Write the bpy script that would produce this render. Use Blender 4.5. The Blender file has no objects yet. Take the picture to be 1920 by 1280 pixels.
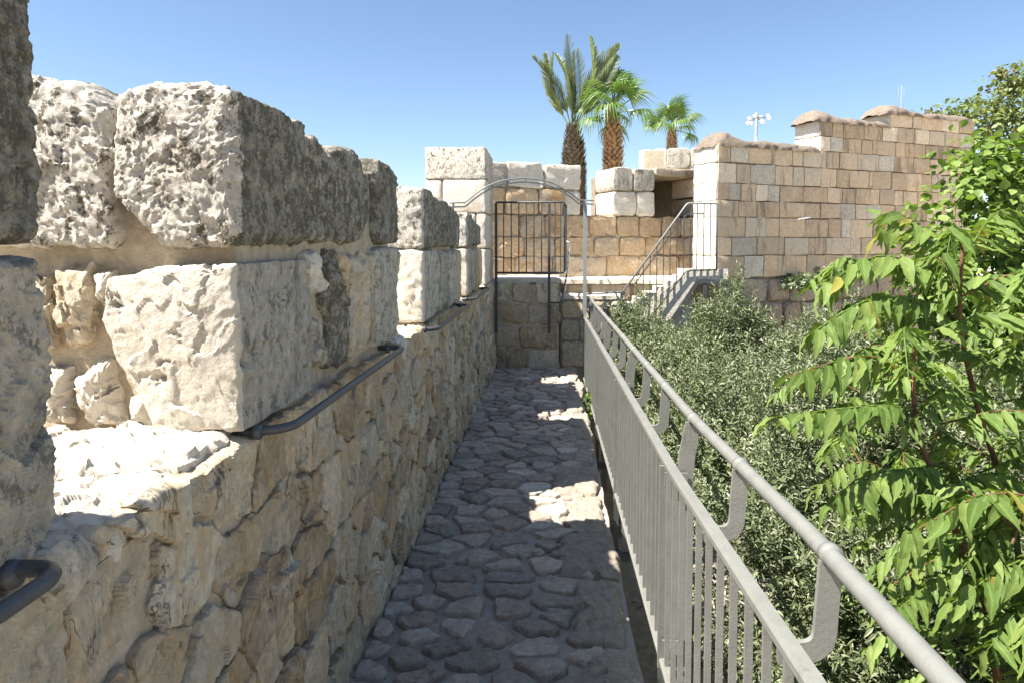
import bpy, math, random
import numpy as np
from mathutils import Vector, Matrix

# ------------------------------------------------------------------ camera, sky, sun, exposure
scene = bpy.context.scene
cam = bpy.data.cameras.new("camera")
cam.lens, cam.sensor_width, cam.sensor_fit = 24.0, 36.0, 'HORIZONTAL'
cam.shift_y = -115 / 1920
cam.clip_start, cam.clip_end = 0.02, 6000
cam_o = bpy.data.objects.new("camera", cam)
cam_o.location = (0, 0, 1.6)
cam_o.rotation_euler = (math.radians(87.0), 0, math.radians(3.35))
scene.collection.objects.link(cam_o)
scene.camera = cam_o

SUN_EL, SUN_AZ = 57.2, 66.0            # azimuth: to the left of straight behind the camera
to_sun = Vector((-math.sin(math.radians(SUN_AZ)) * math.cos(math.radians(SUN_EL)),
                 -math.cos(math.radians(SUN_AZ)) * math.cos(math.radians(SUN_EL)),
                 math.sin(math.radians(SUN_EL))))
world = bpy.data.worlds.new("World")
scene.world = world
world.use_nodes = True
wn, wl = world.node_tree.nodes, world.node_tree.links
sky = wn.new('ShaderNodeTexSky')
sky.sky_type = 'NISHITA'
sky.sun_disc = False
sky.sun_elevation = math.radians(SUN_EL)
sky.sun_rotation = math.atan2(to_sun.x, to_sun.y)
sky.altitude, sky.air_density, sky.dust_density, sky.ozone_density = 800, 1.0, 1.0, 2.6
wl.new(sky.outputs[0], wn['Background'].inputs[0])
wn['Background'].inputs[1].default_value = 0.068
sun = bpy.data.lights.new("sun", 'SUN')
sun.energy, sun.angle, sun.color = 5.0, math.radians(0.53), (1.0, 0.95, 0.87)
sun_o = bpy.data.objects.new("sun", sun)
sun_o.rotation_euler = to_sun.to_track_quat('Z', 'Y').to_euler()
scene.collection.objects.link(sun_o)
vs = scene.view_settings
vs.view_transform, vs.look, vs.gamma, vs.use_curve_mapping = 'Standard', 'None', 1.0, False
vs.exposure = 1.58
scene.cycles.use_denoising = True
scene.cycles.max_bounces = 8
scene.cycles.diffuse_bounces = 6
scene.cycles.transparent_max_bounces = 4

random.seed(7)
rng = np.random.default_rng(7)
C = scene.collection

# ------------------------------------------------------------------ noise
def _h(ix, iy, iz, s):
    n = (ix.astype(np.int64) * 374761393 + iy.astype(np.int64) * 668265263 + iz.astype(np.int64) * 2147483647 + s * 974634777) & 0xFFFFFFFF
    n = ((n ^ (n >> 13)) * 1274126177) & 0xFFFFFFFF
    n = ((n ^ (n >> 16)) * 2246822519) & 0xFFFFFFFF
    return ((n ^ (n >> 15)) & 0xFFFFFF) / float(0xFFFFFF)

_R = np.array([[0.36, 0.48, -0.8], [-0.8, 0.6, 0.0], [0.48, 0.64, 0.6]])

def vnoise(p, s=0):
    i = np.floor(p); f = p - i; i = i.astype(np.int64)
    f = f * f * f * (f * (f * 6 - 15) + 10)
    x, y, z = i[:, 0], i[:, 1], i[:, 2]
    fx, fy, fz = f[:, 0], f[:, 1], f[:, 2]
    def L(a, b, t): return a + (b - a) * t
    v = L(L(L(_h(x, y, z, s), _h(x + 1, y, z, s), fx), L(_h(x, y + 1, z, s), _h(x + 1, y + 1, z, s), fx), fy),
          L(L(_h(x, y, z + 1, s), _h(x + 1, y, z + 1, s), fx), L(_h(x, y + 1, z + 1, s), _h(x + 1, y + 1, z + 1, s), fx), fy), fz)
    return v * 2 - 1

def fbm(p, freq, octv=4, gain=0.5, s=0, ridge=False):
    q = p * freq; a = 1.0; t = np.zeros(len(p)); n = 0
    for o in range(octv):
        v = vnoise(q, s + o * 17)
        if ridge: v = 1 - 2 * np.abs(v)
        t += a * v; n += a; a *= gain
        q = (q @ _R) * 2.03 + 3.7
    return t / n

def facets(p, freq, s=0):
    """per-cell tilted planes: cleaved rock"""
    q = p * freq + 0.25 * np.stack([vnoise(p * freq * 2.1, s + 5), vnoise(p * freq * 2.1 + 9, s + 6), vnoise(p * freq * 2.1 + 4, s + 7)], 1)
    i = np.floor(q).astype(np.int64)
    best = np.full(len(p), 9e9); out = np.zeros(len(p))
    for a in (-1, 0, 1):
        for b in (-1, 0, 1):
            for c in (-1, 0, 1):
                x, y, z = i[:, 0] + a, i[:, 1] + b, i[:, 2] + c
                d = np.stack([x + _h(x, y, z, s + 1), y + _h(x, y, z, s + 2), z + _h(x, y, z, s + 3)], 1) - q
                r = (d * d).sum(1)
                m = r < best
                t = (d * (np.stack([_h(x, y, z, s + 11), _h(x, y, z, s + 12), _h(x, y, z, s + 13)], 1) * 2 - 1)).sum(1) * 1.5 + (_h(x, y, z, s + 14) - .5) * .45
                out = np.where(m, t, out); best = np.where(m, r, best)
    return out

# ------------------------------------------------------------------ objects
def mesh_from(name, v, f, mat=None, smooth=True, tint=None, sharp=0):
    v = np.asarray(v, dtype=np.float32)
    me = bpy.data.meshes.new(name)
    me.vertices.add(len(v)); me.vertices.foreach_set('co', v.ravel())
    if isinstance(f, np.ndarray):
        k = f.shape[1]; nf = len(f)
        me.loops.add(nf * k); me.loops.foreach_set('vertex_index', f.astype(np.int32).ravel())
        me.polygons.add(nf); me.polygons.foreach_set('loop_start', np.arange(nf, dtype=np.int32) * k)
        try: me.polygons.foreach_set('loop_total', np.full(nf, k, dtype=np.int32))
        except Exception: pass
    else:
        flat = [i for q in f for i in q]; ln = [len(q) for q in f]
        me.loops.add(len(flat)); me.loops.foreach_set('vertex_index', np.array(flat, dtype=np.int32))
        me.polygons.add(len(f)); st = np.concatenate([[0], np.cumsum(ln)[:-1]]).astype(np.int32)
        me.polygons.foreach_set('loop_start', st)
        try: me.polygons.foreach_set('loop_total', np.array(ln, dtype=np.int32))
        except Exception: pass
    me.polygons.foreach_set('use_smooth', np.full(len(me.polygons), smooth))
    if tint is not None:
        at = me.attributes.new('tint', 'FLOAT', 'POINT'); at.data.foreach_set('value', np.asarray(tint, dtype=np.float32))
    if mat: me.materials.append(mat)
    me.update(calc_edges=True); me.validate()
    if sharp: me.set_sharp_from_angle(angle=math.radians(sharp))
    return me

BASE = {}
def thing(name, label, cat, base=(0, 0, 0), group=None, kind=None):
    o = bpy.data.objects.new(name, None); C.objects.link(o); o.location = base
    o.empty_display_size = .2
    if kind: o['kind'] = kind
    o['label'] = label
    if cat: o['category'] = cat
    if group: o['group'] = group
    BASE[o.name] = Vector(base)
    return o

def put(name, me, parent=None, label=None, kind=None):
    """mesh data is in world coordinates"""
    o = bpy.data.objects.new(name, me); C.objects.link(o)
    if parent is not None:
        o.parent = parent
        o.location = -BASE[parent.name] if parent.name in BASE else (0, 0, 0)
    BASE.setdefault(o.name, Vector((0, 0, 0)))
    if label: o['label'] = label
    if kind: o['kind'] = kind
    return o

# ------------------------------------------------------------------ materials
class NT:
    def __init__(s, name):
        s.m = bpy.data.materials.new(name); s.m.use_nodes = True
        s.n, s.l = s.m.node_tree.nodes, s.m.node_tree.links
        s.b = s.n['Principled BSDF']; s.b.inputs['Roughness'].default_value = .9
        s.b.inputs['Specular IOR Level'].default_value = .25
        s.out = s.n['Material Output']
    def N(s, t, **k):
        n = s.n.new('ShaderNode' + t)
        for a, b in k.items():
            if a in n.inputs: s.put(n.inputs[a], b)
            else: setattr(n, a, b)
        return n
    def put(s, i, v):
        if isinstance(v, bpy.types.NodeSocket): s.l.new(v, i)
        else: i.default_value = v
    def math(s, op, a, b=0.0, c=0.0):
        n = s.N('Math', operation=op); s.put(n.inputs[0], a); s.put(n.inputs[1], b); s.put(n.inputs[2], c); return n.outputs[0]
    def ramp(s, f, stops, interp='LINEAR'):
        n = s.N('ValToRGB'); s.put(n.inputs[0], f); e = n.color_ramp.elements; n.color_ramp.interpolation = interp
        while len(e) < len(stops): e.new(.5)
        for x, (p, c) in zip(e, stops):
            x.position = p; x.color = (c, c, c, 1) if isinstance(c, (int, float)) else (*c, 1)
        return n.outputs[0]
    def mix(s, f, a, b, mode='MIX'):
        n = s.N('Mix', data_type='RGBA', blend_type=mode); s.put(n.inputs[0], f)
        for i, v in ((6, a), (7, b)):
            if isinstance(v, tuple): v = (*v, 1)
            s.put(n.inputs[i], v)
        return n.outputs[2]
    def noise(s, vec, scale, detail=5, rough=.55, dist=0.0):
        n = s.N('TexNoise'); s.put(n.inputs['Vector'], vec)
        n.inputs['Scale'].default_value = scale; n.inputs['Detail'].default_value = detail
        n.inputs['Roughness'].default_value = rough; n.inputs['Distortion'].default_value = dist
        return n.outputs['Fac']

def stone_mat(name, cols, alt=None, lichen=None, speck=None, streak=None, mott=.35, bump=.5, var=.25, scale=1.0, patch=None, strata=None):
    t = NT(name)
    co = t.N('TexCoord').outputs['Object']
    rnd = t.N('ObjectInfo').outputs['Random']
    off = t.N('Combine' + 'XYZ'); t.put(off.inputs[0], t.math('MULTIPLY', rnd, 37.0)); t.put(off.inputs[1], t.math('MULTIPLY', rnd, 19.0)); t.put(off.inputs[2], t.math('MULTIPLY', rnd, 53.0))
    v = t.N('VectorMath', operation='ADD'); t.put(v.inputs[0], co); t.put(v.inputs[1], off.outputs[0]); v = v.outputs[0]
    n1 = t.noise(v, 4.5 * scale, 6, .6, .4)
    k = len(cols)
    col = t.ramp(n1, [(.3 + .4 * i / max(1, k - 1), c) for i, c in enumerate(cols)])
    if alt:
        r2 = t.math('FRACT', t.math('MULTIPLY', rnd, 7.31))
        a = t.ramp(r2, [(i / len(alt), c) for i, c in enumerate(alt)], 'CONSTANT')
        n5 = t.noise(v, 7 * scale, 5, .6, .6)
        col = t.mix(t.ramp(n5, [(.3, .15), (.65, .85)]), col, a)
    if patch:
        pc, p0, p1 = patch
        col = t.mix(t.ramp(t.noise(v, 3.2 * scale, 7, .62, .8), [(p0, 0.0), (p1, 1.0)]), col, pc)
    n2 = t.noise(v, 30 * scale, 9, .7)
    col = t.mix(1.0, col, t.ramp(n2, [(.3, 1 - mott), (.7, 1 + mott * .6)]), 'MULTIPLY')
    val = t.math('MULTIPLY_ADD', t.math('FRACT', t.math('MULTIPLY', rnd, 3.77)), 2 * var, 1 - var)
    cv = t.N('CombineColor'); [t.put(cv.inputs[i], val) for i in range(3)]
    col = t.mix(1.0, col, cv.outputs[0], 'MULTIPLY')
    if streak:
        sc, s0, s1, amt = streak
        mp = t.N('Mapping'); t.put(mp.inputs[0], v); mp.inputs['Scale'].default_value = (1, 1, .16)
        st = t.ramp(t.noise(mp.outputs[0], 9, 6, .65, .3), [(s0, 0.0), (s1, amt)])
        col = t.mix(st, col, sc)
    cr = None
    if strata:
        s1, s2, ck = strata
        mp = t.N('Mapping'); t.put(mp.inputs[0], v)
        rt = t.N('CombineXYZ'); t.put(rt.inputs[0], t.math('MULTIPLY_ADD', rnd, 1.6, -.9))
        t.put(mp.inputs['Rotation'], rt.outputs[0]); mp.inputs['Scale'].default_value = (1, 1, .28)
        nb = t.noise(mp.outputs[0], 16, 7, .62, .5)
        col = t.mix(t.ramp(nb, [(.54, 0.0), (.62, .6)]), col, s1)
        col = t.mix(t.ramp(nb, [(.36, .5), (.44, 0.0)]), col, s2)
        nc = t.noise(mp.outputs[0], 8, 8, .6, 1.2)
        cr = t.ramp(t.math('ABSOLUTE', t.math('SUBTRACT', nc, .5)), [(.0, 1.0), (.012, 0.0)])
        cr = t.math('MULTIPLY', cr, t.ramp(t.noise(v, 5, 3), [(.45, 0.0), (.6, .85)]))
        col = t.mix(cr, col, ck)
    if lichen:
        lc, l0, l1 = lichen
        la = t.noise(v, 18 * scale, 10, .8, .3)
        mp = t.N('Mapping'); t.put(mp.inputs[0], v); mp.inputs['Scale'].default_value = (1, 1, .45)
        lb = t.noise(mp.outputs[0], 45 * scale, 8, .75)
        s_ = t.math('ADD', t.math('MULTIPLY', la, .6), t.math('MULTIPLY', lb, .4))
        lm = t.ramp(s_, [(l0, 0.0), (l1, 1.0)])
        lcol = t.mix(t.noise(v, 22, 5), lc, tuple(min(1, x * 2.2) for x in lc))
        col = t.mix(lm, col, lcol)
    if speck:
        sc, amt = speck
        vo = t.N('TexVoronoi'); t.put(vo.inputs['Vector'], v); vo.inputs['Scale'].default_value = 120 * scale
        sm = t.math('MULTIPLY', t.ramp(vo.outputs['Distance'], [(.18, 1.0), (.34, 0.0)]), t.ramp(t.noise(v, 12, 6, .7), [(.45, 0.0), (.6, amt)]))
        col = t.mix(sm, col, sc)
    t.put(t.b.inputs['Base Color'], col)
    h = t.math('ADD', t.math('MULTIPLY', t.noise(v, 28 * scale, 10, .72, .2), .7), t.math('MULTIPLY', t.noise(v, 150 * scale, 6, .7), .3))
    if cr is not None: h = t.math('SUBTRACT', t.math('ADD', h, t.math('MULTIPLY', nb, .5)), t.math('MULTIPLY', cr, .3))
    bp = t.N('Bump'); bp.inputs['Strength'].default_value = bump; bp.inputs['Distance'].default_value = .05
    t.put(bp.inputs['Height'], h); t.put(t.b.inputs['Normal'], bp.outputs[0])
    return t.m

M = {}
M['lichen'] = stone_mat('lichened_limestone', [(.50, .465, .38), (.58, .54, .445), (.44, .41, .335)], lichen=((.115, .105, .08), .465, .53), speck=((.55, .53, .48), .8), mott=.5, bump=1.0, var=.12)
M['pitted'] = stone_mat('pitted_limestone', [(.64, .57, .48), (.72, .67, .58), (.62, .55, .46)], lichen=((.10, .085, .06), .522, .555), mott=.35, bump=.75, var=.08)
M['pale'] = stone_mat('pale_limestone', [(.68, .61, .50), (.74, .68, .58), (.64, .56, .45)], mott=.22, bump=.6, var=.08, patch=((.56, .44, .31), .60, .74))
M['pale_streaked'] = stone_mat('streaked_limestone', [(.62, .56, .455), (.70, .635, .52), (.56, .505, .415)], lichen=((.15, .145, .125), .515, .56), mott=.35, bump=.8, var=.15, streak=((.20, .195, .175), .53, .68, .8))  # pale limestone weathered with grey lichen and vertical streaks
M['rubble'] = stone_mat('warm_rubble_limestone', [(.66, .54, .37), (.74, .63, .46), (.67, .52, .33)],
                        alt=[(.72, .60, .43), (.68, .48, .27), (.76, .68, .53), (.38, .26, .155), (.73, .61, .44), (.63, .54, .41), (.72, .53, .32)], mott=.35, bump=.8, var=.24, patch=((.72, .64, .50), .57, .66), lichen=((.26, .22, .165), .56, .61), strata=((.70, .49, .26), (.76, .69, .56), (.12, .10, .075)))
M['orange'] = stone_mat('ochre_limestone', [(.56, .43, .285), (.66, .535, .375), (.52, .38, .24)],
                        alt=[(.61, .49, .35), (.58, .41, .235), (.66, .57, .44), (.56, .40, .235)], mott=.35, bump=.7, var=.15, patch=((.47, .29, .14), .55, .66), lichen=((.26, .20, .14), .545, .61))
M['ashlar'] = stone_mat('ashlar_limestone', [(.68, .52, .345), (.77, .62, .45), (.64, .48, .315)],
                        alt=[(.71, .545, .365), (.64, .45, .27), (.75, .645, .49), (.55, .40, .255), (.69, .505, .325)], mott=.25, bump=.5, var=.2, streak=((.13, .11, .09), .56, .70, .75))
M['ashlar_grey'] = stone_mat('greyer_ashlar_limestone', [(.62, .54, .42), (.70, .63, .51), (.56, .48, .37)], mott=.3, bump=.6, var=.15, lichen=((.24, .21, .17), .535, .59))
M['ashlar_stained'] = stone_mat('stained_ashlar_limestone', [(.56, .41, .265), (.64, .49, .335), (.52, .375, .24)], mott=.3, bump=.6, var=.15, streak=((.22, .18, .135), .48, .62, .7))
M['foot'] = stone_mat('foot_course_limestone', [(.42, .335, .24), (.53, .45, .34), (.38, .30, .215)], alt=[(.45, .35, .25), (.54, .46, .36), (.36, .29, .21)], mott=.35, bump=.8, var=.15, lichen=((.10, .085, .065), .53, .66))
M['paver'] = stone_mat('grey_paving_limestone', [(.48, .41, .33), (.58, .51, .415), (.43, .365, .295)], alt=[(.55, .48, .395), (.45, .375, .30), (.55, .40, .32), (.64, .57, .475)], mott=.35, bump=.8, var=.3, patch=((.62, .56, .48), .58, .70))
M['edge'] = stone_mat('rough_edge_limestone', [(.42, .355, .275), (.51, .445, .355), (.37, .31, .24)], mott=.3, bump=.9, var=.12, lichen=((.24, .205, .165), .55, .63))
M['mortar'] = stone_mat('cream_mortar', [(.56, .47, .34), (.64, .54, .40), (.52, .43, .305)], mott=.3, bump=.7, var=0, patch=((.42, .36, .27), .56, .68))
M['mortar_grey'] = stone_mat('grey_mortar', [(.34, .30, .25), (.40, .355, .295), (.31, .272, .226)], mott=.2, bump=.4, var=0)
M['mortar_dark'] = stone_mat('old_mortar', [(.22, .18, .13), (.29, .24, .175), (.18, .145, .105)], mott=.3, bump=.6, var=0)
M['plaster'] = stone_mat('coping_plaster', [(.25, .20, .155), (.31, .25, .20), (.22, .175, .135)], mott=.4, bump=1.0, var=.05, lichen=((.13, .10, .075), .52, .58))
M['soil'] = stone_mat('dry_pale_soil', [(.42, .36, .27), (.50, .435, .335), (.38, .32, .235)], mott=.4, bump=.6, var=0, scale=.4)

def paint(name, col, rough=.45, metal=0.0, bump=.15):
    t = NT(name)
    co = t.N('TexCoord').outputs['Object']
    n = t.noise(co, 14, 6, .65)
    c = t.mix(t.ramp(n, [(.35, 0.0), (.7, 1.0)]), col, tuple(x * .8 for x in col))
    c = t.mix(t.ramp(t.noise(co, 55, 5, .7), [(.66, 0.0), (.74, .55)]), c, (.20, .17, .13))
    mp = t.N('Mapping'); t.put(mp.inputs[0], co); mp.inputs['Scale'].default_value = (1, 1, .2)
    c = t.mix(t.ramp(t.noise(mp.outputs[0], 24, 6, .7), [(.60, 0.0), (.70, .5)]), c, tuple(x * .55 for x in col))
    t.put(t.b.inputs['Base Color'], c); t.b.inputs['Roughness'].default_value = rough; t.b.inputs['Metallic'].default_value = metal
    t.b.inputs['Specular IOR Level'].default_value = .4
    bp = t.N('Bump'); bp.inputs['Strength'].default_value = bump; bp.inputs['Distance'].default_value = .01
    t.put(bp.inputs['Height'], t.noise(co, 120, 4, .6)); t.put(t.b.inputs['Normal'], bp.outputs[0])
    return t.m
M['paint'] = paint('grey_paint', (.20, .20, .18))
M['steel'] = paint('dark_steel', (.075, .08, .085), .4)
M['gate'] = paint('gate_paint', (.075, .08, .08), .45)
M['white'] = paint('white_enamel', (.75, .75, .75), .4)
M['rail_w'] = paint('galvanised_steel', (.28, .29, .285), .4)

def leaf_mat(name, stops, trans=.3, rough=.45, spec=.4, vein=False):
    t = NT(name)
    a = t.N('Attribute', attribute_name='tint').outputs['Fac']
    if vein:
        a = t.math('FRACT', t.math('ADD', a, t.math('MULTIPLY', t.N('ObjectInfo').outputs['Random'], .9)))
    c = t.ramp(a, stops)
    co = t.N('TexCoord').outputs['Object']
    if vein:
        rib = t.math('POWER', t.N('Attribute', attribute_name='rib').outputs['Fac'], 7.0)
        c = t.mix(t.math('MULTIPLY', rib, .6), c, (.28, .34, .12))
        yl = t.ramp(t.noise(co, 3.5, 4, .6), [(.62, 0.0), (.74, .8)])
        c = t.mix(yl, c, (.33, .34, .08))
        c = t.mix(t.ramp(t.math('FRACT', t.math('MULTIPLY', t.N('ObjectInfo').outputs['Random'], 5.3)), [(.93, 0.0), (.95, .7)]), c, (.36, .30, .07))
    c = t.mix(1.0, c, t.ramp(t.noise(co, 40, 4, .6), [(.3, .8), (.7, 1.15)]), 'MULTIPLY')
    t.put(t.b.inputs['Base Color'], c); t.b.inputs['Roughness'].default_value = rough; t.b.inputs['Specular IOR Level'].default_value = spec
    tr = t.N('BsdfTranslucent'); t.put(tr.inputs[0], t.mix(1.0, c, (1.25, 1.35, .55), 'MULTIPLY'))
    mx = t.N('MixShader'); mx.inputs[0].default_value = trans
    t.l.new(t.b.outputs[0], mx.inputs[1]); t.l.new(tr.outputs[0], mx.inputs[2]); t.l.new(mx.outputs[0], t.out.inputs[0])
    return t.m
M['olive'] = leaf_mat('olive_leaf', [(0, (.10, .125, .055)), (.45, (.17, .20, .105)), (.75, (.25, .28, .165)), (.93, (.36, .38, .27)), (1, (.48, .49, .40))], .2, .45, .35)
M['ail'] = leaf_mat('pinnate_leaf', [(0, (.085, .145, .03)), (.5, (.13, .20, .045)), (1, (.20, .27, .07))], .35, .55, .22, vein=True)
M['light'] = leaf_mat('light_green_leaf', [(0, (.10, .16, .03)), (.5, (.17, .25, .055)), (1, (.27, .35, .10))], .35, .5)
M['far'] = leaf_mat('far_tree_leaf', [(0, (.09, .12, .04)), (.5, (.15, .19, .065)), (1, (.25, .28, .10))], .3)
M['seed'] = leaf_mat('red_seed', [(0, (.11, .045, .022)), (1, (.20, .085, .04))], .1)
M['fan'] = leaf_mat('fan_palm_leaf', [(0, (.07, .13, .03)), (.5, (.11, .19, .045)), (1, (.2, .28, .09))], .3, .4, .5)
M['date'] = leaf_mat('date_palm_leaf', [(0, (.16, .20, .11)), (.5, (.24, .285, .165)), (1, (.34, .38, .24))], .3, .45, .4)
M['caper'] = leaf_mat('caper_leaf', [(0, (.13, .17, .09)), (.5, (.2, .25, .14)), (1, (.3, .34, .22))], .2)
M['dry'] = leaf_mat('dry_leaf', [(0, (.25, .15, .07)), (1, (.4, .27, .14))], .1)
M['twig'] = stone_mat('olive_bark', [(.2, .17, .13), (.27, .24, .19)], mott=.3, bump=.5, var=0)
M['redbark'] = stone_mat('reddish_bark', [(.15, .075, .04), (.20, .10, .055), (.12, .075, .042)], mott=.3, bump=.4, var=0)
M['boots'] = stone_mat('palm_leaf_bases', [(.26, .155, .08), (.36, .23, .13), (.17, .10, .055)], mott=.4, bump=.5, var=0, scale=.5)
M['boots_dark'] = stone_mat('weathered_palm_leaf_bases', [(.12, .095, .07), (.18, .14, .10), (.09, .07, .05)], mott=.4, bump=.5, var=0, scale=.5)

# ------------------------------------------------------------------ stone builders
PX, NX_, PY, NY, PZ = (np.array(a, float) for a in ((1, 0, 0), (-1, 0, 0), (0, 1, 0), (0, -1, 0), (0, 0, 1)))

def resample(P, n, smooth):
    P = np.asarray(P, float)
    Q = np.vstack([P, P[:1]]); s = np.concatenate([[0], np.cumsum(np.linalg.norm(np.diff(Q, axis=0), axis=1))])
    t = np.linspace(0, s[-1], n, endpoint=False)
    R = np.stack([np.interp(t, s, Q[:, 0]), np.interp(t, s, Q[:, 1])], 1)
    if smooth < 0:
        for q in P:
            R[np.argmin(((R - q) ** 2).sum(1))] = q
    for _ in range(max(0, smooth)):
        R = .5 * R + .25 * (np.roll(R, 1, 0) + np.roll(R, -1, 0))
    return R, s[-1]

def cobble(poly, O, U, V, N, depth=.2, k=6, ns=2, rnd=.02, bulge=.01, disp=((.006, 8, 3),), fac=0.0, ffreq=6, jit=.01, jf=9, seed=0, corner=.12, chip=0.0):
    """irregular stone: outline poly in plane O+uU+vV, domed face towards N, sides going back"""
    P = np.asarray(poly, float)
    area = .5 * np.sum(P[:, 0] * np.roll(P[:, 1], -1) - np.roll(P[:, 0], -1) * P[:, 1])
    if area < 0: P = P[::-1]
    n = 8 * k
    R, per = resample(P, n, -1 if corner < .04 else max(1, int(n * corner * corner * 2.0)))
    c = R.mean(0)
    O3 = O + c[0] * U + c[1] * V
    nv = np.concatenate([R, np.full((n, 1), seed * 3.1)], 1)
    d = R - c; rl = np.linalg.norm(d, axis=1); dn = d / rl[:, None]
    R = R + dn * (jit * fbm(nv, jf, 3, .55, seed))[:, None]
    d = R - c; rl = np.linalg.norm(d, axis=1)
    m = 2 * k + 1
    a = np.arange(m) - k
    A, B = np.meshgrid(a, a, indexing='ij'); A = A.ravel(); B = B.ravel()
    r = np.maximum(np.abs(A), np.abs(B)); rr = np.maximum(r, 1)
    # perimeter position on ring
    q = np.where((A == r) & (B < r), B + r, np.where((B == r) & (A > -r), 2 * r + (r - A), np.where((A == -r) & (B > -r), 4 * r + (r - B), 6 * r + (A + r))))
    fi = (q / (8 * rr) * n) % n
    i0 = np.floor(fi).astype(int) % n; ft = fi - np.floor(fi)
    D = d[i0] * (1 - ft)[:, None] + d[(i0 + 1) % n] * ft[:, None]
    ne = 2 if k < 9 else 4 if k < 24 else 7
    eps = min(.5, rnd / max(rl.mean(), 1e-4))
    t = np.where(r <= k - ne, r / (k - ne) * (1 - eps * 1.5), 1 - eps * 1.5 * ((k - r) / ne) ** 1.2)
    pos2 = c + D * t[:, None]
    e = (1 - t) * np.linalg.norm(D, axis=1)
    w = 1 - np.clip(e / rnd, 0, 1)
    h = bulge * (1 - t ** 2) - rnd * (1 - np.sqrt(np.clip(1 - w * w, 0, 1)))
    out = D / np.maximum(np.linalg.norm(D, axis=1), 1e-6)[:, None]
    nrm = N[None] * np.sqrt(np.clip(1 - w * w, .02, 1))[:, None] + (out[:, :1] * U + out[:, 1:] * V) * w[:, None]
    p3 = O + pos2[:, :1] * U + pos2[:, 1:] * V + h[:, None] * N
    # boundary loop order
    bi = np.where(r == k)[0]; order = bi[np.argsort(q[bi])]
    idx = np.arange(m * m).reshape(m, m)
    F = np.stack([idx[:-1, :-1].ravel(), idx[1:, :-1].ravel(), idx[1:, 1:].ravel(), idx[:-1, 1:].ravel()], 1)
    pts, nrs, FF = [p3], [nrm], [F]
    prev = order; base = m * m
    on = dn
    for s in range(1, ns + 1):
        f = s / ns
        ring = O + R[:, :1] * U + R[:, 1:] * V - (rnd + (depth - rnd) * f) * N
        # ring order follows q
        qo = (q[order] / (8 * k) * n).astype(int) % n
        pts.append(ring[qo]); nrs.append((on[:, :1] * U + on[:, 1:] * V)[qo])
        cur = base + np.arange(n); base += n
        FF.append(np.stack([prev, cur, np.roll(cur, -1), np.roll(prev, -1)], 1)); prev = cur
    p = np.vstack(pts); nr = np.vstack(nrs); nr /= np.linalg.norm(nr, axis=1)[:, None]
    off = p + seed * 1.7
    dd = np.zeros(len(p))
    for dsp in disp:
        amp, fr, oc = dsp[:3]
        if len(dsp) > 3: dd += amp * (fbm(off, fr, oc, .62, seed, True) - .2)
        else: dd += amp * fbm(off, fr, oc, .55, seed)
    if fac: dd += fac * facets(off, ffreq, seed) + fac * .4 * facets(off + 5.1, ffreq * 2.7, seed + 40)
    if chip:
        g = fbm(off, 11, 5, .6, seed + 3)
        dd -= chip * np.clip((g - .27) * 5, 0, 1.3)
    p = p + nr * dd[:, None]
    G = np.vstack(FF)
    # make sure faces look outward
    a0, a1, a2 = p[F[0, 0]], p[F[0, 1]], p[F[0, 2]]
    mid = len(F) // 2
    q0 = np.cross(p[F[mid, 1]] - p[F[mid, 0]], p[F[mid, 3]] - p[F[mid, 0]])
    if q0 @ N < 0: G = G[:, ::-1]
    return p, G

def kfor(size, dist, lo=3, hi=60, px=3.6):
    return int(min(hi, max(lo, round(size / max(dist, .4) * 683 / px / 2))))

def rough_box(x0, x1, y0, y1, z0, z1, res=.05, amp=.015, freq=4, seed=0, skip=''):
    pts, FF, base = [], [], 0
    def face(o, u, v, lu, lv):
        nonlocal base
        nu, nv = max(1, int(lu / res)), max(1, int(lv / res))
        a, b = np.meshgrid(np.linspace(0, lu, nu + 1), np.linspace(0, lv, nv + 1), indexing='ij')
        pts.append(np.array(o)[None] + a.ravel()[:, None] * np.array(u) + b.ravel()[:, None] * np.array(v))
        i = base + np.arange((nu + 1) * (nv + 1)).reshape(nu + 1, nv + 1); base += (nu + 1) * (nv + 1)
        FF.append(np.stack([i[:-1, :-1].ravel(), i[1:, :-1].ravel(), i[1:, 1:].ravel(), i[:-1, 1:].ravel()], 1))
    X, Y, Z = x1 - x0, y1 - y0, z1 - z0
    if '+x' not in skip: face((x1, y0, z0), PY, PZ, Y, Z)
    if '-x' not in skip: face((x0, y1, z0), -PY, PZ, Y, Z)
    if '+y' not in skip: face((x1, y1, z0), -PX, PZ, X, Z)
    if '-y' not in skip: face((x0, y0, z0), PX, PZ, X, Z)
    if '+z' not in skip: face((x0, y0, z1), PX, PY, X, Y)
    if '-z' not in skip: face((x0, y1, z0), PX, -PY, X, Y)
    p = np.vstack(pts)
    dv = np.stack([fbm(p, freq, 5, .55, seed), fbm(p + 7.3, freq, 5, .55, seed), fbm(p - 4.1, freq, 5, .55, seed)], 1)
    return p + dv * amp, np.vstack(FF)

def transform(p, ang, org):
    c, s = math.cos(ang), math.sin(ang)
    q = p.copy(); q[:, 0] = p[:, 0] * c - p[:, 1] * s; q[:, 1] = p[:, 0] * s + p[:, 1] * c
    return q + np.array(org)

def clip_half(poly, p, n):
    out = []
    for i in range(len(poly)):
        a, b = poly[i], poly[(i + 1) % len(poly)]
        da, db = (a - p) @ n, (b - p) @ n
        if da <= 0: out.append(a)
        if da * db < 0: out.append(a + (b - a) * da / (da - db))
    return out

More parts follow.
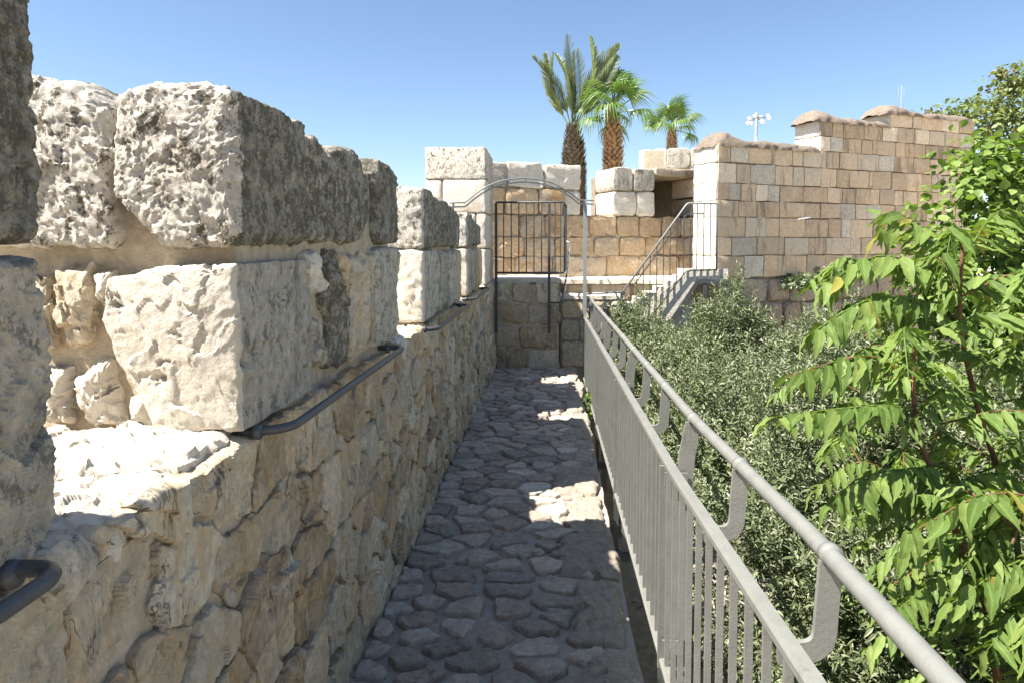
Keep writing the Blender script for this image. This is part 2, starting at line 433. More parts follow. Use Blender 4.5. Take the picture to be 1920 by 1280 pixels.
def voronoi(sites, bounds, asp=(1, 1), gap=.01):
    S = np.array(sites) * np.array(asp)
    x0, x1, y0, y1 = bounds
    res = []
    for i, s in enumerate(S):
        poly = [np.array(q, float) * np.array(asp) for q in ((x0, y0), (x1, y0), (x1, y1), (x0, y1))]
        o = np.argsort(((S - s) ** 2).sum(1))[1:28]
        for j in o:
            m = (s + S[j]) / 2; n = S[j] - s; n = n / np.linalg.norm(n)
            g = gap * .5
            poly = clip_half(poly, m - n * g, n)
            if len(poly) < 3: break
        if len(poly) >= 3:
            P = np.array(poly) / np.array(asp)
            res.append(P)
    return res

def poisson(bounds, rad, seed, asp=(1, 1), tries=6000):
    r_ = np.random.default_rng(seed); pts = []
    x0, x1, y0, y1 = bounds
    for _ in range(tries):
        p = np.array([r_.uniform(x0, x1), r_.uniform(y0, y1)])
        rr = rad(p) if callable(rad) else rad
        if all((((p - q) * np.array(asp)) ** 2).sum() > rr * rr for q in pts): pts.append(p)
    return pts

def course_quads(u0, u1, v0, v1, wmin, wmax, r_, gap=.012, vj=.008):
    """one course of blocks between v0 and v1"""
    us = [u0]
    while us[-1] < u1 - wmin * .6:
        w = r_.uniform(wmin, wmax)
        us.append(us[-1] + w)
    if u1 - us[-1] < 0 or len(us) > 2 and abs(us[-1] - u1) < wmin * .8: us[-1] = u1
    else: us.append(u1)
    q = []
    for a, b in zip(us[:-1], us[1:]):
        g = gap / 2; J = lambda: r_.uniform(-vj, vj)
        q.append([(a + g + J() * .6, v0 + g + J()), (b - g + J() * .6, v0 + g + J()), (b - g + J() * .6, v1 - g + J()), (a + g + J() * .6, v1 - g + J())])
    return q

# ------------------------------------------------------------------ ground
v, f = rough_box(-2500, 2500, -2500, 2500, -4.2, -2.6, 250, 0, skip='-z')
g = put('ground', mesh_from('ground', v, f, M['soil'])); g['kind'] = 'structure'

# ------------------------------------------------------------------ the parapet wall on the left
wall = thing('parapet_wall', 'long crenellated limestone parapet wall along the paved walk', 'wall', (-1.1, 4.0, 0))
TOP = 1.10
v, f = rough_box(-1.43, -.768, -.6, 8.9, -.2, TOP - .04, .025, .014, 7, 3, '-z')
put('mortar_bed', mesh_from('mortar_bed', v, f, M['mortar']), wall)
r_ = np.random.default_rng(3)
SD = 100
RD = ((.008, 4, 4), (.003, 22, 5, 1), (.0015, 90, 2))
def lower_rad(p):
    return (.27 if p[0] < 2.4 else .22) * r_.uniform(.5, 1.4)
LOWB = (-.3, 8.74, -.12, 1.115)
sites = poisson(LOWB, lower_rad, 5, (1, 1.25), 5000)
for P in voronoi(sites, LOWB, (1, 1.25), .012):
    c = P.mean(0); SD += 1
    if c[0] < .35: k = 6
    else:
        dist = math.hypot(.75, c[0]); k = kfor(np.ptp(P[:, 0]), dist, 5, 60, 2.6)
    lean = .035 * (1 - c[1] / 1.1)
    v, f = cobble(P, np.array([-.757 + lean + r_.uniform(-.006, .010), 0, 0]), PY, PZ, PX, .10, k, 2, .008, .0, RD, .017, 3.6, .028, 9, SD, .06)
    put('stone', mesh_from('stone', v, f, M['rubble'], sharp=30), wall)

def stone(parent, poly, O, U, V, N, depth, mat, dist, ns=3, **kw):
    global SD
    SD += 1
    P = np.array(poly); sz = max(np.ptp(P[:, 0]), np.ptp(P[:, 1]))
    k = kfor(sz, dist, 3, kw.pop('hi', 76), kw.pop('px', 2.1))
    a = dict(rnd=.03, bulge=.01, disp=((.01, 6, 4), (.005, 30, 4)), jit=.012, seed=SD, corner=.12)
    a.update(kw)
    side = a.pop('side', None)
    v, f = cobble(poly, np.array(O, float), U, V, N, depth, k, ns, **a)
    me = mesh_from('stone', v, f, M[mat], sharp=34)
    if side:
        me.materials.append(M[side])
        nf = (2 * k) ** 2
        c = v[f].mean(1); mi = np.zeros(len(f), dtype=np.int32)
        mi[nf:] = np.where(c[nf:, 0] > v[:, 0].max() - .05, 1, 0)
        me.polygons.foreach_set('material_index', mi)
    return put('stone', me, parent)

CRAG = dict(disp=((.008, 5, 4), (.0045, 55, 4, 1), (.004, 100, 3)), rnd=.022, jit=.012, jf=14, chip=.008, fac=.005, ffreq=14)
CRAG_IN = dict(disp=((.010, 5, 4), (.006, 40, 4, 1), (.004, 90, 3)), rnd=.024, jit=.014, jf=10, chip=.006, fac=.006, ffreq=10)
PITS = dict(disp=((.005, 4, 3), (.0020, 90, 3)), rnd=.014, jit=.010, jf=22, chip=.020, fac=.0035, ffreq=9, corner=.05)

def merlon_core(y0, y1, z1, x1=-.80, x0=-1.43, seed=0, res=.03):
    v, f = rough_box(x0, x1, y0, y1, TOP - .06, z1, res, .02, 6, seed, '-z')
    return put('merlon', mesh_from('merlon', v, f, M['mortar']), wall)

# merlon beside the camera
m0 = merlon_core(-.5, .90, 2.02, -.79, seed=1)
stone(m0, [(.15, 1.60), (.96, 1.60), (.965, 1.75), (.962, 2.10), (.15, 2.12)], (-.742, 0, 0), PY, PZ, PX, .5, 'lichen', .95, **CRAG_IN)
stone(m0, [(-.5, 1.60), (.13, 1.60), (.13, 2.10), (-.5, 2.1)], (-.745, 0, 0), PY, PZ, PX, .4, 'lichen', 1.5, hi=14, **CRAG_IN)
stone(m0, [(.20, 1.15), (.80, 1.125), (.93, 1.135), (.985, 1.17), (.985, 1.41), (.955, 1.575), (.20, 1.585)], (-.742, 0, 0), PY, PZ, PX, .5, 'pale_streaked', .95, **CRAG_IN)
stone(m0, [(-.5, 1.13), (.18, 1.13), (.18, 1.58), (-.5, 1.58)], (-.745, 0, 0), PY, PZ, PX, .4, 'pale_streaked', 1.5, hi=14, **CRAG_IN)
stone(wall, [(.905, 1.16), (.94, 1.175), (.99, 1.162), (1.03, 1.115), (1.01, 1.07), (.95, 1.055), (.91, 1.10)], (-.715, 0, 0), PY, PZ, PX, .09, 'pale_streaked', 1.15, rnd=.025, bulge=.012, disp=((.006, 9, 3), (.003, 40, 3)))

# merlon with the broken corner block
m1 = merlon_core(1.66, 3.26, 1.90, -.79, seed=2, res=.018)
stone(m1, [(-1.45, 2.017), (-1.254, 2.006), (-1.16, 1.994), (-1.10, 1.955), (-1.075, 1.915), (-1.073, 1.765), (-1.076, 1.594), (-1.27, 1.592), (-1.45, 1.594)], (0, 1.61, 0), PX, PZ, NY, .6, 'pitted', 1.8, ns=10, **CRAG)
stone(m1, [(-1.039, 1.957), (-.975, 1.982), (-.883, 1.988), (-.80, 1.986), (-.748, 1.965), (-.745, 1.80), (-.745, 1.63), (-.775, 1.597), (-.933, 1.594), (-.978, 1.649), (-1.023, 1.687), (-1.052, 1.726), (-1.05, 1.866)], (0, 1.585, 0), PX, PZ, NY, .455, 'pitted', 1.7, ns=40, side='lichen', **CRAG)
stone(m1, [(-1.076, 1.519), (-.948, 1.539), (-.755, 1.552), (-.747, 1.42), (-.745, 1.148), (-.959, 1.142), (-.984, 1.206), (-1.068, 1.337), (-1.09, 1.415)], (0, 1.58, 0), PX, PZ, NY, .49, 'pale', 1.7, ns=40, side='pale_streaked', **PITS)
SM = dict(rnd=.02, bulge=.012, disp=((.012, 9, 4), (.004, 40, 3)), jit=.012, fac=.012, ffreq=12)
for P, mt in (([(-1.237, 1.545), (-1.149, 1.535), (-1.141, 1.467), (-1.156, 1.349), (-1.204, 1.329), (-1.233, 1.414)], 'rubble'),
              ([(-1.139, 1.53), (-1.084, 1.545), (-1.101, 1.435), (-1.127, 1.467)], 'pale'),
              ([(-1.193, 1.269), (-1.11, 1.307), (-1.064, 1.155), (-1.177, 1.14)], 'pale'),
              ([(-1.054, 1.211), (-.998, 1.225), (-.968, 1.145), (-1.034, 1.14)], 'pale'),
              ([(-1.33, 1.53), (-1.255, 1.53), (-1.25, 1.36), (-1.30, 1.34)], 'rubble'),
              ([(-1.28, 1.30), (-1.215, 1.29), (-1.205, 1.15), (-1.28, 1.15)], 'pale')):
    stone(m1, P, (0, 1.625, 0), PX, PZ, NY, .08, mt, 1.8, **SM)
for P, mt, kw in (([(2.052, 1.929), (2.167, 1.946), (2.202, 1.930), (2.335, 1.90), (2.335, 1.616), (2.174, 1.605), (2.06, 1.632), (2.05, 1.704)], 'lichen', CRAG_IN),
                  ([(2.354, 1.944), (2.616, 1.964), (2.70, 1.90), (2.80, 1.84), (2.756, 1.704), (2.622, 1.612), (2.484, 1.6), (2.352, 1.616)], 'lichen', CRAG_IN),
                  ([(2.935, 1.972), (3.155, 1.969), (3.293, 1.934), (3.312, 1.60), (2.96, 1.60), (2.93, 1.633)], 'lichen', CRAG_IN),
                  ([(2.088, 1.573), (2.16, 1.576), (2.218, 1.458), (2.095, 1.434)], 'pale', SM),
                  ([(2.262, 1.579), (2.337, 1.578), (2.452, 1.424), (2.482, 1.311), (2.463, 1.17), (2.255, 1.181), (2.274, 1.347), (2.235, 1.4)], 'lichen', SM),
                  ([(2.095, 1.374), (2.182, 1.355), (2.22, 1.202), (2.095, 1.237)], 'pale_streaked', SM),
                  ([(2.512, 1.551), (2.867, 1.559), (2.85, 1.185), (2.50, 1.165)], 'rubble', SM),
                  ([(2.36, 1.57), (2.49, 1.56), (2.49, 1.42), (2.455, 1.46)], 'rubble', SM),
                  ([(2.90, 1.585), (3.312, 1.580), (3.305, 1.145), (2.89, 1.157)], 'pale_streaked', CRAG_IN)):
    stone(m1, P, (-.752, 0, 0), PY, PZ, PX, .36, mt, (P[0][0]), **kw)
# back of that merlon's top
stone(m1, [(2.10, 1.60), (3.30, 1.60), (3.30, 1.90), (2.10, 1.97)], (-1.45, 0, 0), PY, PZ, NX_, .34, 'lichen', 3, **CRAG_IN)

def merlon(y0, y1, z1a, z1b, seed, dist, zm=1.57):
    rr = np.random.default_rng(seed)
    core = merlon_core(y0 + .05, y1 - .05, min(z1a, z1b) - .08, seed=seed, res=.05)
    z1 = lambda y: z1a + (z1b - z1a) * (y - y0) / (y1 - y0)
    for zz0, zz1, mt, kw in ((1.13, zm, 'pale', PITS), (zm, None, 'pitted', CRAG)):
        t = zz1 or z1a
        xm = -1.1 + rr.uniform(-.06, .06)
        dp = rr.uniform(.30, .42)
        kk = dict(kw); kk['rnd'] = .02; kk['disp'] = ((.007, 6, 3), (.006, 30, 4)); kk['chip'] = .006
        stone(core, [(xm + .006, zz0 + .006), (-.748, zz0 + .006), (-.748, t - .006), (xm + .006, t)], (0, y0, 0), PX, PZ, NY, dp, mt, dist, ns=10, side='lichen' if zz1 is None else 'pale_streaked', **kk)
        stone(core, [(-1.45, zz0 + .006), (xm - .006, zz0 + .006), (xm - .006, t - .01), (-1.45, t - .02)], (0, y0 + .01, 0), PX, PZ, NY, dp, mt, dist, ns=4, **kk)
        y = y0 + dp + .012
        ws = []
        while y < y1 - .12:
            w = rr.uniform(.2, .44); e = min(y + w, y1)
            if y1 - e < .14: e = y1
            ws.append((y, e)); y = e + .014
        for a, b in ws:
            h0 = zz0 + rr.uniform(.0, .03); ha, hb = (zz1 or z1(a)) - rr.uniform(0, .02), (zz1 or z1(b)) - rr.uniform(0, .04)
            kk2 = dict(CRAG_IN); kk2['rnd'] = .03
            stone(core, [(a, h0), (b, h0 + rr.uniform(-.01, .02)), (b - .005, hb), (a + .005, ha)], (-.752 + rr.uniform(-.015, .008), 0, 0), PY, PZ, PX, .4,
                  'lichen' if zz1 is None else rr.choice(['pale_streaked', 'rubble', 'pale_streaked']), dist + (a - y0), **kk2)
    return core
merlon(3.95, 5.63, 1.935, 1.885, 21, 4.1)
merlon(6.06, 7.32, 1.885, 1.81, 22, 6.2)

# tall end merlon
t4 = merlon_core(7.82, 8.9, 2.62, seed=31, res=.05)
for zz0, zz1 in ((1.13, 1.55), (1.55, 1.95), (1.95, 2.33), (2.33, 2.70)):
    xm = -1.1 + r_.uniform(-.25, .25)
    kk = dict(rnd=.018, disp=((.006, 6, 3), (.005, 26, 4)), jit=.008, chip=.005, corner=.07)
    if zz1 == 2.70: xm = -1.45
    mt = 'pitted' if zz1 == 2.70 else 'pale'
    stone(t4, [(xm + .006, zz0 + .006), (-.75, zz0 + .006), (-.75, zz1 - .006), (xm + .006, zz1)], (0, 7.75, 0), PX, PZ, NY, .5, mt, 7.8, ns=4, **kk)
    if xm > -1.44: stone(t4, [(-1.45, zz0 + .006), (xm - .006, zz0 + .006), (xm - .006, zz1 - .006), (-1.45, zz1)], (0, 7.75, 0), PX, PZ, NY, .5, mt, 7.8, ns=4, **kk)
    stone(t4, [(8.262, zz0 + .006), (8.74, zz0 + .006), (8.74, zz1 - .01), (8.262, zz1 - .01)], (-.755, 0, 0), PY, PZ, PX, .5, 'pale_streaked', 8.4, **kk)

# sills of the gaps between merlons
SILL = dict(rnd=.035, bulge=.02, disp=((.018, 6, 4), (.010, 26, 5, 1)), fac=.016, ffreq=5, jit=.02, chip=.006)
for P, z in (([(-1.40, 1.30), (-1.02, 1.33), (-.90, 1.36), (-.80, 1.41), (-.772, 1.56), (-.80, 1.64), (-1.1, 1.66), (-1.40, 1.65)], 1.135),
             ([(-1.40, .92), (-.95, .94), (-.80, 1.0), (-.775, 1.10), (-.775, 1.28), (-.80, 1.385), (-.92, 1.34), (-1.1, 1.305), (-1.4, 1.29)], 1.122)):
    stone(wall, P, (0, 0, z), PX, PY, PZ, .10, 'pale', 1.45, **SILL)
for y0, y1 in ((3.28, 3.97), (5.60, 6.10), (7.30, 7.80)):
    stone(wall, [(-1.42, y0), (-.775, y0 + .01), (-.77, y1 - .02), (-1.42, y1)], (0, 0, 1.115), PX, PY, PZ, .12, 'pale', y0, **SILL)

# ------------------------------------------------------------------ paved walk
path = thing('path', 'narrow walk paved with rough grey stones set in mortar', None, (-.2, 4, 0), kind='structure')
def pz(y): return .035 * (1 - (y - 2.3) / 6.5)
v, f = rough_box(-.77, .33, -.8, 8.9, -2.7, -.014, .045, .012, 5, 12, '-z-x')
v[:, 2] += np.where(v[:, 2] > -.1, .035 * (1 - (v[:, 1] - 2.3) / 6.5), 0)
put('mortar_bed', mesh_from('mortar_bed', v, f, M['mortar_grey']), path)
PB = (-.715, .21, .7, 8.72)
r_ = np.random.default_rng(11)
ps = poisson(PB, lambda p: .146 * r_.uniform(.68, 1.22), 13, (.74, 1.08), 9000)
for P in voronoi(ps, PB, (.74, 1.08), .030):
    c = P.mean(0); SD += 1
    near = 1.0 if c[1] < 4.2 else .6
    P = c + (P - c) * (1.0 if c[1] > 4.2 else .93)
    k = kfor(np.ptp(P[:, 0]), math.hypot(c[1], 1.5), 4, 26, 2.6)
    v, f = cobble(P, np.array([0, 0, pz(c[1]) + .014 + r_.uniform(-.004, .006)]), PX, PY, PZ, .06, k, 1, .009, .0,
                  ((.003, 7, 3), (.0025, 24, 4, 1)), .006, 7, .020, 12, SD, .085)
    put('paving_stone', mesh_from('paving_stone', v, f, M['paver'], sharp=34), path)
# rough boulders along the outer edge
y = .5
while y < 8.7:
    L = r_.uniform(.28, .62); e = min(8.75, y + L)
    SD += 1
    xo = .345 + r_.uniform(-.03, .03); xi = r_.uniform(.0, .19)
    P = [(xi, y + .012), ((xi + xo) / 2, y - r_.uniform(-.02, .02)), (xo - .03, y + .012), (xo, (y + e) / 2), (xo - .02, e - .012), (xi + .02, e - .012)]
    k = kfor(e - y, math.hypot(y + .2, 1.5), 5, 30, 3.2)
    v, f = cobble(P, np.array([0, 0, pz(y) + .018]), PX, PY, PZ, .34, k, 4, .045, .010, ((.012, 4, 4), (.004, 30, 4, 1)), .014, 5, .03, 6, SD, .11)
    put('edge_stone', mesh_from('edge_stone', v, f, M['edge'], sharp=32), path)
    y = e

# ------------------------------------------------------------------ masonry at the far end
def course_wall(parent, O, U, N, rows, mat, wmin, wmax, seed, dist, depth=.18, proud=.012, corner=.07, rnd=.02, gap=.014, fac=0, vj=.008, rough=1.0, matfn=None, px=3.4):
    rr = np.random.default_rng(seed)
    for u0, u1, v0, v1 in rows:
        for q in course_quads(u0, u1, v0, v1, wmin, wmax, rr, gap, vj):
            c = np.mean(q, 0)
            mt = matfn(c, rr) if matfn else mat
            stone(parent, q, np.array(O, float) + N * (proud + rr.uniform(-.006, .006)), U, PZ, N, depth, mt, dist, ns=2, px=px, hi=10, rnd=rnd, bulge=.006,
                  disp=((.008 * rough, 5, 3), (.004 * rough, 22, 3)), jit=.008 * rough, corner=corner, fac=fac, ffreq=6)

plat = thing('stone_platform', 'raised stone platform of rough ochre blocks closing off the walk', 'platform', (-.3, 9.1, 0))
v, f = rough_box(-.80, .09, 8.78, 10.0, -.3, 1.09, .06, .012, 6, 41, '-z')
put('mortar_bed', mesh_from('mortar_bed', v, f, M['mortar']), plat)
course_wall(plat, (0, 8.77, 0), PX, NY, [(-.74, .10, -.05, .27), (-.74, .10, .27, .56), (-.74, .10, .56, .84), (-.74, .10, .84, 1.12)], 'rubble', .2, .5, 42, 9, .2, .012, .08, .018, .026, .022, .016, 1.7,
            matfn=lambda c, rr: rr.choice(['rubble', 'orange', 'rubble']))
v, f = rough_box(-.78, .1, 8.77, 9.98, 1.10, 1.15, .05, .012, 6, 43); put('top_slab', mesh_from('top_slab', v, f, M['pale']), plat)

stp = thing('stone_step', 'lower stone step block between platform and walk railing', 'step', (.5, 9.4, 0))
v, f = rough_box(.11, .95, 9.14, 9.62, -.3, .87, .06, .012, 6, 44, '-z'); put('mortar_bed', mesh_from('mortar_bed', v, f, M['mortar_grey']), stp)
course_wall(stp, (0, 9.12, 0), PX, NY, [(.12, .95, -.05, .3), (.12, .95, .3, .6), (.12, .95, .6, .86)], 'rubble', .25, .45, 45, 9.2, .15, .012, .08, .016, .024, .015, .014, 1.6)
v, f = rough_box(.11, .96, 9.1, 9.6, .865, .91, .05, .01, 6, 46); put('top_slab', mesh_from('top_slab', v, f, M['pale']), stp)

ledge = thing('stone_ledge', 'sunlit stone ledge at the foot of the ochre wall', 'ledge', (1.1, 9.9, 0))
v, f = rough_box(.12, 2.3, 9.66, 11.2, -2.7, 1.04, .08, .012, 6, 47, '-z'); put('mortar_bed', mesh_from('mortar_bed', v, f, M['mortar_dark']), ledge)
course_wall(ledge, (0, 9.64, 0), PX, NY, [(.12, 2.3, .55, .82), (.12, 2.3, .82, 1.05)], 'foot', .3, .6, 48, 9.7, .15, .014, .1, .03, .02)
v, f = rough_box(.12, 2.3, 9.58, 11.2, 1.045, 1.106, .05, .014, 6, 49); put('top_slab', mesh_from('top_slab', v, f, M['pale']), ledge)

fw = thing('battlement_wall', 'ochre stained battlement wall behind the guard rail under the palms', 'wall', (.6, 10.4, 0))
PH = math.radians(24); FU = np.array([math.cos(PH), math.sin(PH), 0]); FN = np.array([math.sin(PH), -math.cos(PH), 0]); FO = np.array([.2, 10.22, 0])
def fbox(name, u0, u1, d0, d1, z0, z1, seed, mat, parent):
    v, f = rough_box(u0, u1, d0, d1, z0, z1, .08, .012, 6, seed)
    q = FO[None] + v[:, :1] * FU - v[:, 1:2] * FN + PZ[None] * v[:, 2:]
    return put(name, mesh_from(name, q, f, M[mat]), parent)
fbox('mortar_bed', -1.5, 1.53, .03, .7, -.3, 1.99, 51, 'mortar', fw); fbox('mortar_bed', 1.531, 3.0, .03, .7, -.3, 1.96, 58, 'mortar_dark', fw)
course_wall(fw, FO, FU, FN, [(-1.4, 3.0, 1.04, 1.42), (-1.4, 3.0, 1.42, 1.71), (-1.4, 3.0, 1.71, 2.03)], 'orange', .35, .75, 52, 10.3, .3, .004, .06, .012, .016, .014, .014, 1.6)
mA = fbox('merlon', -1.4, .22, .06, .6, 1.95, 2.70, 53, 'mortar', fw)
course_wall(mA, FO, FU, FN, [(-1.4, .257, 2.03, 2.41), (-1.4, .257, 2.41, 2.78)], 'pale', .4, .62, 54, 10.3, .6, .008, .09, .025, .014, .012, .014, 1.7,
            matfn=lambda c, rr: ('pale_streaked' if c[1] > 2.41 and rr.random() < .6 else ('pale' if c[1] > 2.41 else 'orange' if c[0] < -.1 else 'pale')))
mB = fbox('merlon', .85, 1.50, .06, .55, 1.95, 2.68, 55, 'mortar', fw)
course_wall(mB, FO, FU, FN, [(.79, 1.53, 2.03, 2.41), (.79, 1.53, 2.41, 2.77)], 'pale_streaked', .3, .46, 56, 10.6, .58, .008, .06, .015, .014, .008, .012, 1.2,
            matfn=lambda c, rr: 'pale' if c[0] < .85 or c[1] < 2.3 else 'pale_streaked')
# slot with its lintel and jamb
course_wall(fw, FO, FU, FN, [(2.25, 2.9, 2.03, 2.34), (2.25, 2.9, 2.34, 2.66), (1.54, 2.9, 2.66, 2.79)], 'orange', .4, .9, 57, 10.9, .6, .0, .05, .012, .012)
fbox('slot_back', 1.3, 2.9, 1.55, 1.7, 1.5, 2.76, 59, 'mortar_dark', fw); fbox('added_slot_roof', 1.3, 2.9, .5, 1.6, 2.68, 2.78, 591, 'mortar_dark', fw)  # back set deep and roof box added to darken the slot
fbox('added_slot_side', 1.36, 1.52, .5, 1.6, 1.5, 2.70, 592, 'mortar_dark', fw); fbox('added_slot_side', 2.30, 2.9, .5, 1.6, 1.5, 2.70, 593, 'mortar_dark', fw)  # side boxes added to keep light out of the slot

bt = thing('turret_block', 'small pale stone turret rising behind the slot window', 'turret', (2.2, 12.8, 0))
v, f = rough_box(1.66, 2.9, 12.56, 13.3, 1.5, 3.28, .1, .01, 6, 61); put('mortar_bed', mesh_from('mortar_bed', v, f, M['mortar']), bt)
course_wall(bt, (0, 12.55, 0), PX, NY, [(2.06, 2.95, 2.5, 2.95), (2.06, 2.95, 2.95, 3.33)], 'pale_streaked', .3, .45, 62, 12.6, .3, .01)
LU = np.array([-.84, .54, 0.]); LN = np.array([-.54, -.84, 0.])
course_wall(bt, (2.06, 12.55, 0), LU, LN, [(0, .55, 2.5, 2.95), (0, .55, 2.95, 3.33)], 'pale', .25, .35, 63, 12.6, .3, .01)

# ------------------------------------------------------------------ ashlar wall on the right
A0 = np.array([2.36, 9.99, 0]); AU = np.array([.894, .447, 0]); AN = np.array([.447, -.894, 0])
aw = thing('ashlar_wall', 'tall stepped wall of squared beige stone blocks beyond the garden', 'wall', (4.8, 11.3, -2.6))
ang = math.atan2(AU[1], AU[0])
# core behind the face (n measured outward; the core lies at negative n)
def acore(u0, u1, z0, z1, seed):
    v, f = rough_box(u0, u1, .03, .52, z0, z1, .12, .01, 5, seed)
    q = A0[None] + v[:, :1] * AU - v[:, 1:2] * AN + np.array([0, 0, 1.])[None] * v[:, 2:]
    put('mortar_bed', mesh_from('mortar_bed', q, f, M['mortar_dark']), aw)
acore(.03, 5.55, -2.7, 3.0, 71); acore(1.99, 5.55, 2.99, 3.47, 72); acore(3.52, 5.55, 3.46, 3.70, 73)
CB = [-.9, -.45, -.05, .35, .73, 1.11, 1.43, 1.70, 1.99, 2.23, 2.48, 2.77, 3.03]
rows = [(0, 5.57, a, b) for a, b in zip(CB[5:-1], CB[6:])] + [(1.96, 5.57, 3.03, 3.26), (1.96, 5.57, 3.26, 3.50), (3.49, 5.57, 3.50, 3.73)]
course_wall(aw, A0, AU, AN, rows, 'ashlar', .20, .54, 74, 10.8, .16, .008, .02, .004, .011, 0, .010, .75,
            matfn=lambda c, rr: 'ashlar' if rr.random() < .78 else rr.choice(['ashlar_grey', 'ashlar_stained']))
course_wall(aw, A0, AU, AN, [(0, 5.57, a, b) for a, b in zip(CB[:5], CB[1:6])], 'foot', .3, .62, 75, 10.8, .16, .02, .10, .03, .03, .02, .02, 2.0)
EU = -AN; EN_ = -AU     # end face, running away from the camera
course_wall(aw, A0, EU, EN_, [(0, .52, a, b) for a, b in zip(CB[3:-1], CB[4:])], 'pale', .5, .6, 76, 10.2, .14, .012, .03, .008, .011)
course_wall(aw, A0 + AU * 1.96, EU, EN_, [(0, .52, 3.03, 3.26), (0, .52, 3.26, 3.50)], 'pale', .5, .6, 77, 10.8, .12, .008, .06, .02, .013)
course_wall(aw, A0 + AU * 3.49, EU, EN_, [(0, .52, 3.50, 3.73)], 'pale', .5, .6, 78, 11.5, .12, .008, .06, .02, .013)
def coping(u0, u1, z, h, seed, hump):
    nu, nv = int((u1 - u0) / .035), 22
    a = np.linspace(u0, u1, nu + 1); th = np.linspace(0, math.pi, nv + 1)
    A_, T = np.meshgrid(a, th, indexing='ij')
    e = np.minimum((A_ - u0), (u1 - A_)) / .22; e = np.sqrt(np.clip(1 - (1 - np.clip(e, 0, 1)) ** 2, 0, 1))
    hh = (h + hump * np.exp(-((A_ - u0 - .25) / .22) ** 2)) * (.04 + .96 * e)
    n = -.25 - .285 * np.cos(T) * -1 * (.8 + .2 * e)
    p = A0[None] + A_.ravel()[:, None] * AU + n.ravel()[:, None] * AN + np.array([0, 0, 1.])[None] * (z + hh * np.sin(T) ** .7).ravel()[:, None]
    p[:, 2] += .06 * fbm(p, 3.5, 5, .6, seed) * np.sin(T.ravel())
    p += AN[None] * (.05 * fbm(p, 9, 5, .6, seed + 2))[:, None]; p[:, 2] += .02 * fbm(p, 14, 4, .6, seed + 5)
    i = np.arange((nu + 1) * (nv + 1)).reshape(nu + 1, nv + 1)
    F = np.stack([i[:-1, :-1].ravel(), i[1:, :-1].ravel(), i[1:, 1:].ravel(), i[:-1, 1:].ravel()], 1)
    put('coping', mesh_from('coping', p, F, M['plaster']), aw)
coping(-.05, 2.02, 3.00, .12, 81, .12); coping(1.84, 3.56, 3.47, .13, 82, .07); coping(3.36, 5.55, 3.70, .12, 83, .06)
# thin stick caught in the wall
def tube(points, rad, sides=8, caps=True):
    P = np.array(points, float); n = len(P)
    R = np.full(n, rad) if np.isscalar(rad) else np.array(rad, float)
    T = np.gradient(P, axis=0); T /= np.linalg.norm(T, axis=1)[:, None]
    ref = np.array([0, 0, 1.]) if abs(T[0][2]) < .9 else np.array([1., 0, 0])
    a = np.cross(T[0], ref); a /= np.linalg.norm(a)
    V, th = [], np.linspace(0, 2 * math.pi, sides, endpoint=False)
    for i in range(n):
        a = a - T[i] * (a @ T[i]); a /= np.linalg.norm(a); b = np.cross(T[i], a)
        V.append(P[i] + R[i] * (np.cos(th)[:, None] * a + np.sin(th)[:, None] * b))
    V = np.vstack(V); F = []
    for i in range(n - 1):
        for j in range(sides):
            F.append((i * sides + j, i * sides + (j + 1) % sides, (i + 1) * sides + (j + 1) % sides, (i + 1) * sides + j))
    if caps:
        F.append(tuple(range(sides - 1, -1, -1))); F.append(tuple((n - 1) * sides + j for j in range(sides)))
    return V, F
def bez(pts, n):
    """smooth curve through control points (Catmull-Rom)"""
    P = np.array(pts, float); P = np.vstack([2 * P[0] - P[1], P, 2 * P[-1] - P[-2]]); out = []
    m = len(P) - 3
    for k in range(m):
        for t in np.linspace(0, 1, n, endpoint=False):
            a, b, c, d = P[k:k + 4]
            out.append(.5 * ((2 * b) + (c - a) * t + (2 * a - 5 * b + 4 * c - d) * t * t + (3 * b - a - 3 * c + d) * t ** 3))
    out.append(P[-2]); return np.array(out)
def fillet(pts, r, n=5):
    """polyline with rounded corners"""
    P = [np.array(p, float) for p in pts]; out = [P[0]]
    for a, b, c in zip(P[:-2], P[1:-1], P[2:]):
        d1, d2 = a - b, c - b; l = min(r, np.linalg.norm(d1) * .49, np.linalg.norm(d2) * .49)
        p, q = b + d1 / np.linalg.norm(d1) * l, b + d2 / np.linalg.norm(d2) * l
        for t in np.linspace(0, 1, n + 1): out.append((1 - t) ** 2 * p + 2 * t * (1 - t) * b + t * t * q)
    out.append(P[-1]); return np.array(out)
def ptube(name, pts, rad, mat, parent, sides=10):
    v, f = tube(pts, rad, sides); return put(name, mesh_from(name, v, f, M[mat]), parent)
def boxmesh(c, s, bev=0.0):
    c = np.array(c, float); h = np.array(s, float) / 2
    V = np.array([[x, y, z] for x in (-1, 1) for y in (-1, 1) for z in (-1, 1)], float) * h + c
    return V, [(0, 1, 3, 2), (4, 6, 7, 5), (0, 4, 5, 1), (2, 3, 7, 6), (0, 2, 6, 4), (1, 5, 7, 3)]
def pbox(name, c, s, mat, parent):
    v, f = boxmesh(c, s); return put(name, mesh_from(name, v, f, M[mat], smooth=False), parent)

